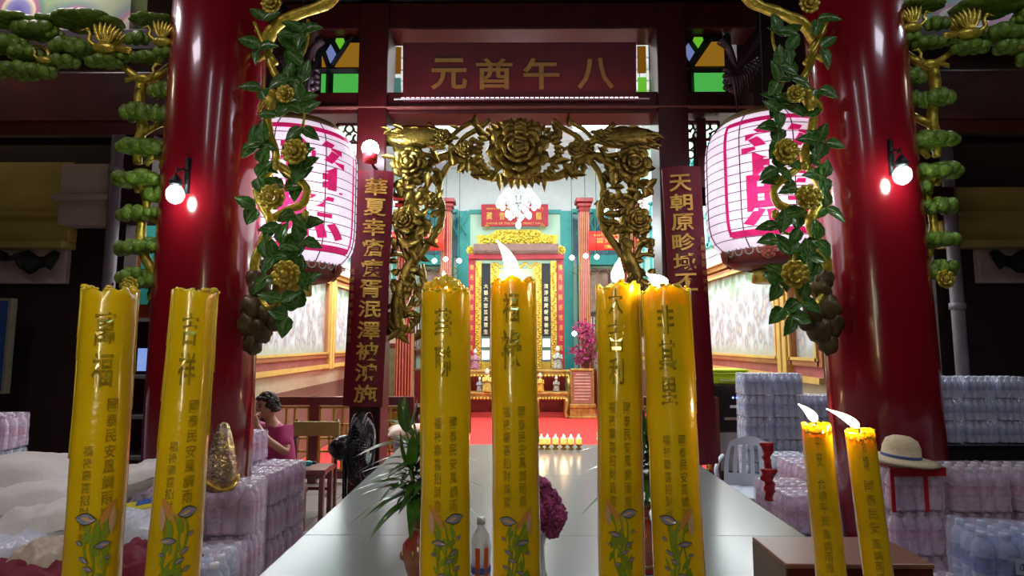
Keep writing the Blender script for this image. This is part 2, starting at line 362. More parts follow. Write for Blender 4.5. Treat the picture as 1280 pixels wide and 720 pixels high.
# stained glass lights
def sglass(name,px0,px1,mir,label):
    Y=EY-.02; x0=at(px0,85,Y).x;x1=at(px1,85,Y).x; z0=pz(121,Y);z1=pz(47,Y); w=x1-x0;h=z1-z0
    t=thing(name,label,'window',((x0+x1)/2,Y,z0))
    cols=[emis('amber_glass',(.55,.26,.02),.42),emis('green_glass',(.10,.62,.10),.6),emis('blue_glass',(.22,.28,.6),.6),emis('lime_glass',(.2,.7,.04),.6)]
    T=lambda u,v,d=0:V(((u-.5)*w*(-1 if mir else 1),d,v*h))
    def pane(nm,poly,ci): MB().prism(poly,lambda x,y,z:T(x,y,z),.012).build(nm,cols[ci],t)
    pane('green_pane',[(.30,.04),(.96,.04),(.96,.40),(.30,.40)],1); pane('side_pane',[(0,.04),(.2,.04),(.2,.40),(0,.40)],3 if mir else 1)
    pane('amber_pane',[(.30,.48),(.96,.48),(.96,.92),(.68,.92)],0); pane('amber_pane',[(0,.48),(.18,.48),(0,.80)],0)
    pane('blue_pane',[(.24,.58),(.36,.74),(.24,.90),(.12,.74)],2); pane('green_drop',[(.44,.82),(.54,.95),(.52,1.0),(.36,1.0),(.34,.95)],3)
    fr=MB(); d=.03
    def bar(a,b,r=.035):
        A=T(*a);B=T(*b); fr.tube([A+V((0,-.01,0)),B+V((0,-.01,0))],r,4,sm=False)
    bar((-.02,.44),(1.02,.44),.028);bar((.25,0),(.25,.46),.03);bar((.24,.46),(.0,.95),.02);bar((.25,.46),(.72,1.02),.02)
    bar((-.02,0),(1.02,0),.03);bar((1,0),(1,1.02),.03);bar((-.02,0),(-.02,1.0),.03)
    fr.bx(-w/2-.02,w/2+.02,.03,.06,-.02,h+.02)
    fr.build('leading',BLACK,t)
sglass('stained_glass_window',399,455,False,'stained glass window of amber, green and blue panes left of the lettered sign')
sglass('stained_glass_window',910,846,True,'stained glass window with lime and amber panes right of the lettered sign')
for px0,px1,lb in((484,494,'left'),(805,816,'right')):
    Y=EY+.16; t=thing('narrow_glass_strip','narrow strip of coloured glass beside the %s end of the lettered sign'%lb,'window',(pxx(px0,Y),Y,pz(123,Y)))
    w=pxx(px1,Y)-pxx(px0,Y)
    MB().bx(0,w,0,.015,.0,.18).build('lower_pane',emis('teal_glass',(.10,.30,.26),.5) if lb=='left' else MC['lime_glass'],t)
    MB().bx(0,w,0,.015,.22,.45).build('upper_pane',emis('dark_amber_glass',(.3,.12,.01),.5),t)
# lettered sign
sx0,sx1=pxx(496,EY-.2),pxx(804,EY-.2); z0=pz(123,EY-.2); z1=pz(52,EY-.2); w=sx1-sx0
t=thing('lettered_sign','long maroon signboard with four gold characters under the upper lintel','sign',((sx0+sx1)/2,EY-.15,z0),rot=(R(6),0,0))
MB().bx(-w/2,w/2,0,.03,0,z1-z0).build('board',mat('deep_maroon_sign',(.07,.003,.006),.4),t,bevel=.006)
b=MB()
for ch,px in(('元',558),('酋',617),('午',678),('八',749)):
    put_text(b,ch,plane_T((pxx(px,EY-.15)-(sx0+sx1)/2,-.006,(z1-z0)*.46),(1,0,0),(0,0,1)),w=.28,h=.24,off=.02)
b.build('lettering',mat('dull_bronze_lettering',(.30,.20,.05),.35,metal=.6,bump=.3),t)
t=thing('led_strip','thin glowing pink-white light strip along the bottom of the lettered sign','light',((sx0+sx1)/2,EY-.24,z0-.015))
MB().bx(-w/2-.05,w/2+.08,0,.012,-.008,.0).build('tape',mat('strip_tape',(.5,.5,.5),.5),t)
b=MB()
for i in range(48): x=-w/2+(i+.5)*w/48; b.bx(x-.012,x+.012,-.002,.012,0,.005)
b.build('diodes',emis('pink_led',(1,.45,.55),6),t)
for k in range(4): light('strip_light','AREA',((sx0+sx1)/2-w/2+(k+.5)*w/4,EY-.235,z0+.01),.8,(1,.22,.34),w/4.2,(R(180+35),0,0),sy=.01)
# couplet boards
def board(name,xc,Y,ztop,zbot,W,text,small,sside,roll,label,tint,stop=None):
    t=thing(name,label,'signboard',(xc,Y,zbot),rot=(0,R(roll),0)); H=ztop-zbot
    # gently curved board
    b=MB(); n=8
    pr=[((i/n-.5)*W, -.035*(1-((i/n-.5)*2)**2)) for i in range(n+1)]
    poly=pr+[((.5-i/n)*W, .03-.03*(1-((i/n-.5)*2)**2)) for i in range(n+1)]
    k=len(poly); b.add([V((x,y,0)) for x,y in poly]+[V((x,y,H)) for x,y in poly],[tuple(range(k))]+[tuple(range(2*k-1,k-1,-1))]+[(i,i+k,(i+1)%k+k,(i+1)%k) for i in range(k)],0,False)
    b.build('board',MAROON,t)
    l=MB(); ch=W*.56
    def T0(zc,xo,sz): 
        def T(u,v): x=u+xo; return V((x,-.040-.035*(1-(x/W*2)**2)+.012,zc+v))
        return T
    n=len(text) ; pitch=(H-.08)/n if not stop else stop
    for i,c in enumerate(text):
        put_text(l,c,T0(H-.06-pitch*(i+.5),.03*(-1 if sside<0 else -1)*(-1 if sside<0 else 1),ch),w=ch,h=min(ch,pitch*.86),off=.018)
    l.build('lettering',GTXT,t)
    s=MB(); zt=small[1]
    for i,c in enumerate(small[0]): put_text(s,c,T0(zt-i*.062,sside*W*.40,0),w=.042,h=.045,off=.01)
    s.build('small_inscription',mat('dull_gold_lettering',(.5,.28,.07),.4,metal=.4),t)
Yb=4.12
pl=at(470,214,Yb); pb=at(453,508,Yb)
board('couplet_board',(pb.x),Yb,pl.z,pb.z,.29,'華夏幸瘡痍胥泯澤被鴻施',('光緒癸卯年仲冬吉旦',.98),-1,1.6,'tall maroon board with a column of eleven gold characters on the left post','m')
pl=at(846,209,Yb); pb=at(874,580,Yb)
board('couplet_board',pb.x-.005,Yb,pl.z,pb.z,.29,'天朝原畛域丕',('光緒癸卯年仲冬',1.62),1,-1.6,'tall maroon board with gold characters on the right post','m',stop=.148)
# fretwork screens beside posts
def fret(x0,x1,z0,z1,Y,label):
    t=thing('fretwork_screen',label,'screen',((x0+x1)/2,Y,z0)); b=MB(); w=x1-x0;h=z1-z0
    nx=max(2,round(w/.07)); nz=max(2,round(h/.07))
    for i in range(nx):
        for j in range(nz):
            cx=-w/2+(i+.5)*w/nx; cz=(j+.5)*h/nz; r=.5*min(w/nx,h/nz)
            pts=[V((cx+r*cos(a+(i+j)),0,cz+r*sin(a+(i+j)))) for a in [k*PI/4 for k in range(8 if (i+j)%3 else 6)]]
            b.tube(pts,.009,5)
    b.build('scrollwork',mat('dark_scroll_paint',(.05,.035,.015),.4,metal=.3),t)
    f=MB(); f.tube([(-w/2,0,0),(w/2,0,0)],.012,6);f.tube([(-w/2,0,h),(w/2,0,h)],.012,6);f.tube([(-w/2,0,0),(-w/2,0,h)],.012,6);f.tube([(w/2,0,0),(w/2,0,h)],.012,6)
    f.build('border',DRED,t)
fret(pxx(413,EY),pxx(456,EY),pz(178,EY),pz(155,EY),EY,'dark openwork scroll panel between the left lantern and the lamp post')
fret(pxx(853,EY),pxx(908,EY),pz(175,EY),pz(153,EY),EY,'dark openwork scroll panel above the right lantern')
fret(pxx(853,EY),pxx(876,EY),pz(234,EY),pz(176,EY),EY,'narrow upright scroll panel between right post and lantern')
struct('trim_rail_right',MB().bx(pxx(853,EY),3.4,EY-.03,EY+.05,pz(256,EY),pz(236,EY)).bx(pxx(878,EY),pxx(890,EY),EY-.03,EY+.05,pz(256,EY),pz(150,EY)),DRED)
# side beams beyond the pillars, painted panel
for s in(-1,1):
    xs=sorted((s*1.9,s*8))
    struct('trim_side_beam_'+('left','right')[s>0],MB().bx(*xs,3.28,3.5,2.98,3.3),DRED,bevel=.01)
    struct('trim_side_beam_upper_'+('left','right')[s>0],MB().bx(*xs,3.25,3.52,3.42,3.56),MC['near_black_wood'],bevel=.01)
def painted():
    m=bpy.data.materials.new('painted_clouds'); m.use_nodes=True; nt=m.node_tree;b=nt.nodes['Principled BSDF'];L=nt.links
    tc=nt.nodes.new('ShaderNodeTexCoord');wv=nt.nodes.new('ShaderNodeTexVoronoi');wv.inputs['Scale'].default_value=4;L.new(tc.outputs['Object'],wv.inputs['Vector'])
    r=nt.nodes.new('ShaderNodeValToRGB');e=r.color_ramp.elements;e[0].color=(.04,.05,.25,1);e[1].color=(.25,.35,.12,1);e[1].position=.8
    for p,c in((.3,(.2,.2,.35,1)),(.42,(.6,.55,.3,1)),(.47,(.35,.1,.2,1)),(.6,(.1,.2,.15,1))): q=e.new(p);q.color=c
    L.new(wv.outputs['Distance'],r.inputs[0]);L.new(r.outputs[0],b.inputs['Base Color']);b.inputs['Roughness'].default_value=.5;return m
PC=painted()
for s in(-1,1): tag(MB().bx(*sorted((s*2.4,s*7)),3.3,3.45,3.57,4.2).build('painted_panel',PC,loc=(s*4.5,3.4,3.57)),'painted cloud panel in blue, green and pink above the %s side beam'%('left','right')[s>0],'painting')
# ================================================================ PILLARS
PY=3.1; PR=.265
PILX={-1:at(256,427,PY).x, 1:at(1099,427,PY).x}
for s in(-1,1):
    t=thing('round_pillar','thick glossy red round pillar %s'%('left of the entrance, behind the second candle' if s<0 else 'right of the entrance, behind the straw hat'),'pillar',(PILX[s],PY,0))
    if s>0: t.rotation_euler=(0,R(-1.1),0); t.location.x+=.025
    MB().lathe([(PR,0.18),(PR,1.5),(PR*.955,3),(PR*.90,4.97)],n=64).build('shaft',RED,t)
    MB().lathe([(.29,0),(.31,.05),(.30,.10),(.28,.14),(.265,.2)],n=48).build('plinth',mat('grey_stone',(.25,.24,.23),.6),t)
    # seam
    # wall lamp
    lx,ly=((219,243) if s<0 else (1128,219)); Y=PY-.36 if s<0 else PY-.36
    c=at(lx,ly,Y)
    m=thing('bracket_lamp','small clear globe lamp on a dark iron bracket on the %s red pillar'%('left' if s<0 else 'right'),'lamp',c)
    MB().ell((0,0,0),(.043,.043,.05),n=20,k=12).build('glass_globe',mat('clear_globe',(.9,.97,.92),.02,alpha=.25,var=0,spec=.8),m)
    MB().ell((0,0,.002),(.028,.028,.034),n=14,k=8).build('bulb',emis('lamp_bulb',(.85,1,.93),28),m)
    px_=PILX[s]-c.x; br=MB()
    d=V((px_,.36,0)); L=d.length-PR; e=d.normalized()*(L+.01)
    br.lathe([(.012,.045),(.03,.05),(.034,.062),(.02,.085),(.008,.1)],n=16)
    br.tube([(0,0,.09),(0,0,.12),e*.5+V((0,0,.15)),e+V((0,0,.15))],.006,6)
    br.tube([e+V((0,-.004,.03)),e+V((0,-.004,.22))],.014,8); br.tube([e+V((0,0,.06)),e*.5+V((0,0,.12)),V((0,0,.14))],.004,6)
    br.build('bracket',BLACK,m)
    light('globe_lamp_light','POINT',c,4.5,(.9,1,.92),.04)
# ================================================================ CARVINGS
def flower(c,r,nrm=V((0,-1,0)),layers=((8,1,.16),(7,.68,.34),(5,.38,.5)),seed=0,jit=.12,cen=.22):
    """layered blossom facing nrm"""
    rnd=random.Random(seed); mb=MB(); nrm=V(nrm).normalized(); x,y,_=frame(nrm)
    for k,(n,rad,h) in enumerate(layers):
        for i in range(n):
            a=2*PI*(i+k*.5)/n+rnd.uniform(-jit,jit); rr=r*rad
            d=x*cos(a)+y*sin(a); tilt=.35+.35*k
            ax=(d*cos(tilt)+nrm*sin(tilt)); side=nrm.cross(d).normalized(); up=ax.cross(side)
            M=Matrix((side,ax,up)).transposed()
            mb.ell(c+d*rr*.55+nrm*(r*h*.7),(r*2.0*rad*sin(PI/n)*.55+.1*r*0,rr*.45,r*.09),M,n=8,k=5)
    mb.ell(c+nrm*r*.42,(r*cen,r*cen,r*cen),n=8,k=5)
    return mb
def bump_tube(mb,pts,r0,r1,n=8,seed=0,sub=4,amp=.25,mi=0):
    # smooth path (catmull) with knobbly radius
    P=[V(p) for p in pts]; P=[P[0]*2-P[1]]+P+[P[-1]*2-P[-2]]; out=[]
    for i in range(1,len(P)-2):
        for j in range(sub):
            t=j/sub; a,b,c,d=P[i-1:i+3]
            out.append(.5*((2*b)+(c-a)*t+(2*a-5*b+4*c-d)*t*t+(3*b-a-3*c+d)*t**3))
    out.append(P[-2]); k=len(out)
    rs=[(r0+(r1-r0)*i/(k-1))*(1+amp*noise.noise(out[i]*13+V((seed,0,0)))) for i in range(k)]
    mb.tube(out,rs,n,mi); return out
def bird(mb,c,s=1,face=1,wings=True):
    """gilded crane: body, S neck, beak, raised wings, tail"""
    c=V(c); f=face
    mb.ell(c,(.07*s,.03*s,.033*s),n=10,k=6)
    nk=[c+V((f*.05*s,0,.01*s)),c+V((f*.085*s,-.005,.04*s)),c+V((f*.08*s,-.005,.075*s)),c+V((f*.10*s,-.005,.105*s))]
    bump_tube(mb,nk,.014*s,.008*s,8,amp=0); mb.ell(nk[-1],(.016*s,.011*s,.011*s),n=8,k=5)
    mb.tube([nk[-1]+V((f*.01*s,0,0)),nk[-1]+V((f*.045*s,0,-.008*s))],[.006*s,.001],6)
    for k in range(4): mb.leaf(c-V((f*.05*s,0,0)),V((-f,-.1,-.25+.12*k)),V((0,-1,.2)),.09*s,.025*s,thick=.004)
    if wings:
        for q,(dy,an) in enumerate(((-.02,0),(.03,.5))):
            for k in range(6):
                a=R(115-k*12)-an*.5
                mb.leaf(c+V((f*(.01-k*.008)*s,dy,.02*s)),V((-f*cos(a)*.9*(1),dy,sin(a))),V((0,-1,0)),(.14-.008*k)*s,.03*s,thick=.005,fold=.3,curl=.1)
def pts(lst,Y): return [at(a,b,Y+(c if False else 0)) for a,b in lst]
def vine(s,base_label):
    X=(lambda p:p) if s<0 else (lambda p:1351-p)     # right one mirrors the left
    Yv=2.95
    rt=thing('flowering_vine_carving',base_label,'carving',at(X(330),440,Yv))
    loc=rt.location.copy()
    A=lambda px,py,d=0:at(X(px),py,Yv+d)
    def fin(mb,nm,m): 
        o=mb.build(nm,m,None,loc=loc); o.parent=rt; o.location=(0,0,0); return o
    st=MB(); rnd=random.Random(3+s)
    bump_tube(st,[A(322,365,.05),A(318,330),A(330,300),A(338,275,-.03),A(322,240),A(345,200,-.04),A(338,170),A(335,140),A(352,110,-.02),A(340,85),A(330,50,.03)],.028,.018,10,1)
    bump_tube(st,[A(338,275),A(360,262,-.03),A(378,255,-.04),A(383,235,-.04),A(360,215,-.05),A(345,205)],.022,.024,8,2)
    bump_tube(st,[A(330,58,.05),A(345,32),A(372,18),A(405,6),A(425,-12)],.030,.030,10,3)
    bump_tube(st,[A(385,25),A(384,55),A(370,90),A(378,120),A(380,150),A(370,180)],.010,.007,6,4)
    bump_tube(st,[A(322,365),A(335,385,-.03),A(352,375,-.05),A(360,345,-.06),A(357,300,-.05),A(372,290,-.05)],.016,.008,8,5)
    bump_tube(st,[A(318,28),A(330,55),A(345,80)],.012,.016,8,6)
    bump_tube(st,[A(320,38,.02),A(338,62),A(322,75,.05)],.014,.014,8,6)
    fin(st,'gilded_stem',GRNG)
    lf=MB()
    cl=[(330,25),(325,60),(372,45),(395,40),(368,62),(378,82),(362,98),(382,102),(376,125),(388,140),(362,128),(328,112),(345,145),(388,160),(382,178),(330,178),(326,205),(370,198),(392,210),(372,225),(322,222),(355,235),(320,260),(370,268),(352,286),(378,282),(330,300),(350,305),(365,318),(388,300),(342,320),(372,340),(335,345),(380,355),(352,375),(372,385),(360,395),(320,180)]
    fl=[(357,118,.045),(369,190,.062),(341,247,.062),(358,343,.066),(340,5,.05)]
    for i,(a,b) in enumerate(cl):
        a=min(a,379); c=A(a,b,rnd.uniform(-.1,-.02)); n=rnd.choice((2,2,3))
        a0=rnd.uniform(0,2*PI)
        for k in range(n):
            an=a0+k*2.0+rnd.uniform(-.4,.4); d=V((cos(an),-.35,sin(an)))
            L_=rnd.uniform(.09,.125); wd=rnd.uniform(.06,.08); q=V((.35*rnd.uniform(-1,1),-1,.35)); lf.leaf(c,d,q,L_,wd,fold=.35,curl=.3,seg=8,tooth=.10,thick=.005); lf.tube([c+V((0,-.002,0)),c+d.normalized()*L_*.45+V((0,-.004,.0)),c+d.normalized()*L_*.85+V((0,.006,-.02*0))],[.0035,.003,.001],5,mi=1)
    fin(lf,'leaves',[LEAF,mat('pale_leaf_vein',(.22,.34,.08),.35)])
    for i,(a,b,r) in enumerate(fl):
        c=A(a,b,-.12); mb=flower(c,r*1.22,seed=i,layers=((10,1,.05),(9,.68,.28)),cen=.28)
        o=fin(mb,'flower',GRNG)
    for (a,b) in((338,128),(345,207),(382,268)):
        bd=MB(); c=A(a,b,-.1); f=-s
        if (a,b)!=(338,128): 
            bd.ell(c,(.02,.02,.028),n=8,k=6); fin(bd,'bud',GRNG); continue
        bd.ell(c,(.03,.03,.05),n=12,k=8); bd.ell(c+V((f*.01,0,.055)),(.022,.02,.02),n=10,k=6)
        bd.tube([c+V((f*.025,0,.058)),c+V((f*.055,0,.062))],[.008,.001],6)
        for k in range(4): bd.leaf(c+V((-f*.02,-.01,.02)),V((-f*.5,-.1,-1+.1*k)),V((0,-1,0)),.08,.02,thick=.003)
        fin(bd,'bird',GRNG)
    rk=MB()
    for (a,b,r) in((325,360,.055),(318,385,.07),(335,392,.06),(326,412,.065),(342,402,.045),(316,430,.05),(312,405,.06),(320,348,.05)):
        c=A(a,b,.02); rk.ell(c,(r,r*.9,r*1.15),n=16,k=12,nz=.35,ns=1.6)
    fin(rk,'rock_base',ROCK)
vine(-1,'green-leaved gilded vine carving with golden blossoms clinging to the left red pillar')
vine(1,'green-leaved gilded vine carving with golden blossoms clinging to the right red pillar')
def pine(s,label):
    Yv=3.02; X=(lambda p:p) if s<0 else (lambda p:1343-p)
    dy=0 if s<0 else -18
    A=lambda px,py,d=0:at(X(px),py+(dy if py<150 else dy*.5),Yv+d)
    loc=A(190,400); rt=thing('pine_tree_carving',label,'carving',loc)
    def fin(mb,nm,m):
        o=mb.build(nm,m,None,loc=loc); o.parent=rt; o.location=(0,0,0); return o
    st=MB()
    bump_tube(st,[A(190,375,.02),A(197,350),A(183,325,-.03),A(176,300),A(178,275),A(184,255),A(178,235,-.03),A(172,215)],.026,.02,10,1)
    bump_tube(st,[A(172,240),A(166,228)],.014,.008,8,1); bump_tube(st,[A(180,252),A(196,238)],.018,.012,8,2)
    bump_tube(st,[A(205,200,.05),A(192,196),A(182,206)],.02,.014,8,3)
    bump_tube(st,[A(172,205),A(172,180),A(178,160),A(174,130),A(178,98)],.022,.030,10,4)
    bump_tube(st,[A(176,168),A(190,160),A(205,152,.04)],.018,.02,8,5)
    bump_tube(st,[A(180,102),A(165,92),A(148,78)],.026,.016,10,6)
    bump_tube(st,[A(180,102),A(197,95),A(214,82,.04)],.024,.018,10,6)
    bump_tube(st,[A(185,270),A(200,280),A(206,300,.05)],.02,.022,8,7)
    bump_tube(st,[A(195,350),A(206,345,.05)],.02,.02,8,7)
    bump_tube(st,[A(148,78),A(120,68),A(90,70),A(60,82),A(30,88),A(0,92),A(-40,88)],.016,.016,8,8)
    bump_tube(st,[A(40,85),A(60,75),A(58,62),A(42,56)],.014,.008,8,9); bump_tube(st,[A(68,55),A(75,64)],.010,.010,8,9)
    fin(st,'gilded_trunk',GRNG)
    def cluster(px,py,w,h,d=-.04,seed=0):
        c=A(px,py,d); rnd=random.Random(seed); mb=MB(); sc_=Yv/F
        W=w*sc_/2*1.18;H=h*sc_/2*1.2; mb.ell(c,(W*.85,W*.5,H*.6),n=14,k=8)
        n=max(6,int(w/4.5))
        for i in range(n):
            a=2*PI*i/n; mb.ell(c+V((cos(a)*W*.72,sin(a)*W*.42,rnd.uniform(-.2,.2)*H)),(W*.30+.006,W*.26,H*.62),n=9,k=6)
        for i in range(max(3,n//2)):
            mb.ell(c+V((rnd.uniform(-.45,.45)*W,rnd.uniform(-.4,.2)*W*.5,H*.42)),(W*.30,W*.26,H*.5),n=9,k=6)
        fin(mb,'needle_cluster',PINE)
    for i,(a,b,w,h) in enumerate(((171,141,36,26),(203,143,26,24),(178,185,54,22),(174,224,54,22),(167,267,34,22),(196,245,30,24),(166,310,38,22),(196,307,38,20),(166,345,34,22),(186,352,30,20),(192,267,22,16),(205,115,34,24),
        (172,48,28,20),(183,72,36,16),(131,78,40,16),(150,70,22,14),(90,60,46,24),(80,78,34,20),(45,38,50,22),(68,44,20,14),(10,58,44,26),(33,68,38,20),(15,88,44,22),(48,90,40,20),(110,28,74,14),(20,27,60,14),(60,26,34,12),(192,26,50,10),(206,65,26,18),(-40,60,60,26),(-30,90,50,20),(214,208,24,22))):
        cluster(a,b,w,h,seed=i)
    f=1 if s>0 else -1
    for (a,b,k) in((131,60,1.0),(203,52,.8),(178,98,.75),(55,75,.6)):
        mb=MB(); bird(mb,A(a,b,-.08),k,f if a!=178 else -f,wings=(a in(131,203))); fin(mb,'crane',GRNG)
    mb=flower(A(163,358,-.08),.055,seed=5); fin(mb,'flower',GRNG)
    rk=MB()
    for (a,b,r) in((196,380,.045),(200,398,.05),(194,366,.04),(205,385,.05)): rk.ell(A(a,b,.03),(r,r*.8,r*1.1),n=14,k=10,nz=.35,ns=1.6)
    fin(rk,'rock_base',ROCK)
pine(-1,'pine branch carving with green needle pads and gilded cranes left of the left pillar')
pine(1,'pine branch carving with green needle pads and gilded cranes right of the right pillar')
# ================================================================ LANTERNS
PAPER=None
def paper_mat():
    m=bpy.data.materials.new('lantern_paper'); m.use_nodes=True; nt=m.node_tree; b=nt.nodes['Principled BSDF']; L=nt.links
    b.inputs['Base Color'].default_value=(.9,.82,.86,1); b.inputs['Roughness'].default_value=.7
    tc=nt.nodes.new('ShaderNodeTexCoord'); n=nt.nodes.new('ShaderNodeTexNoise'); n.inputs['Scale'].default_value=2.5; L.new(tc.outputs['Object'],n.inputs['Vector'])
    r=nt.nodes.new('ShaderNodeMapRange'); r.inputs[1].default_value=.3;r.inputs[2].default_value=.7;r.inputs[3].default_value=.50; r.inputs[4].default_value=.85; L.new(n.outputs['Fac'],r.inputs[0])
    b.inputs['Emission Color'].default_value=(.95,.80,1,1); L.new(r.outputs[0],b.inputs['Emission Strength']); return m
PAPER=paper_mat(); PINKT=mat('magenta_brush_paint',(.75,.02,.20),.6,emit=(.8,.015,.16),es=.42,var=.25,vs=14)
def lantern(xc,ang,label,zc_top,zc_bot,Y,Rm):
    t=thing('paper_lantern',label,'lantern',(xc,Y,zc_bot),rot=(0,0,ang)); H=zc_top-zc_bot
    prof=lambda z:Rm*(1-.24*abs((z/H-.5)*2)**6.0)
    P=[(prof(H*i/16),H*i/16) for i in range(17)]
    MB().lathe(P,n=48).build('paper_shade',PAPER,t)
    rb=MB()
    for i in range(1,15):
        z=H*i/15; r=prof(z)+.002; rb.tube([V((r*cos(2*PI*k/48),r*sin(2*PI*k/48),z)) for k in range(49)],.0025,4)
    for k in range(8):
        a=2*PI*k/8+.2; rb.tube([V(((prof(H*i/16)+.003)*cos(a),(prof(H*i/16)+.003)*sin(a),H*i/16)) for i in range(17)],.0035,4)
    rb.build('rib_wires',mat('thin_dark_wire',(.15,.02,.07),.5),t)
    def T(uo,vo,d=.006):
        def f(u,v): z=min(max(vo+v,0),H); r=prof(z)+d; a=(u+uo)/Rm-PI/2; return V((r*cos(a),r*sin(a),z))
        return f
    l=MB()
    for a0 in(0,PI):
        uo=a0*Rm
        put_text(l,'普',T(uo,H*.67),w=.44,h=.32,off=.035,res=6); put_text(l,'照',T(uo,H*.32),w=.46,h=.32,off=.035,res=6)
        def strip(u0,u1,v0,v1):
            n=14; vs=[];fs=[]
            for i in range(n+1):
                for j in range(n+1): vs.append(T(uo,0)(u0+(u1-u0)*i/n,v0+(v1-v0)*j/n))
            for i in range(n):
                for j in range(n): a=i*(n+1)+j; fs.append((a,a+n+1,a+n+2,a+1))
            l.add(vs,fs,0,True)
        strip(-.345,-.32,.07,H*.93);strip(.32,.345,.07,H*.93);strip(-.33,.33,.06,.10);strip(-.33,.33,H*.9,H*.94)
    l.build('painted_characters',PINKT,t)
    bt=MB(); r0=prof(0); bt.lathe([(r0*.98,.0),(r0*1.02,-.02),(r0*.98,-.06),(r0*.78,-.10),(r0*.5,-.12),(r0*.5,-.115)],n=48); bt.build('lower_rim',mat('rim_red_brown',(.22,.03,.02),.4),t)
    sc2=MB(); rnd=random.Random(1)
    for k in range(26):
        a=2*PI*k/26; c=V((r0*1.0*cos(a),r0*1.0*sin(a),-.015)); 
        sc2.tube([c+V((-.02*sin(a)*cos(q)*1.3,.02*cos(a)*cos(q)*1.3,.028*sin(q))) for q in [j*PI/4 for j in range(9)]],.006,5)
    sc2.build('scrollwork',mat('pale_scroll_paint',(.35,.42,.33),.5),t)
    for k in range(6):
        a=2*PI*k/6+.3; fb=flower(V((r0*1.02*cos(a),r0*1.02*sin(a),-.035)),.05,nrm=V((cos(a),sin(a),-.2)),seed=k); fb.build('rim_flower',mat('coral_flower_paint',(.35,.09,.06),.5),t)
    MB().lathe([(.12,-.12),(.125,-.13),(.125,-.2),(.11,-.205),(.0,-.205)],n=32).build('gilded_base_drum',GRNG,t)
    tp=MB(); r1=prof(H); tp.lathe([(r1,H-.005),(r1*1.03,H+.01),(r1*.9,H+.05),(r1*.35,H+.10),(.03,H+.12)],n=40); tp.build('upper_cap',mat('cap_gilding',(.25,.18,.07),.5,metal=.4),t)
    MB().tube([(0,0,H+.1),(0,0,4.99-zc_bot)],.008,8).build('hanging_rod',BLACK,t)
Yl=3.72; zt=pz(160,Yl); zb=pz(316,Yl)
lantern(at(960,240,Yl).x,-.24,'glowing white paper lantern with magenta characters, hanging left of the right pillar',zt,zb,Yl,.40)
lantern(at(370,240,Yl).x,.62,'glowing white paper lantern with magenta characters, hanging right of the left pillar',pz(168,Yl),pz(332,Yl),Yl,.40)
for px in(962,366): light('lantern_light','POINT',at(px,250,Yl-.55),8,(1,.85,.95),.3)
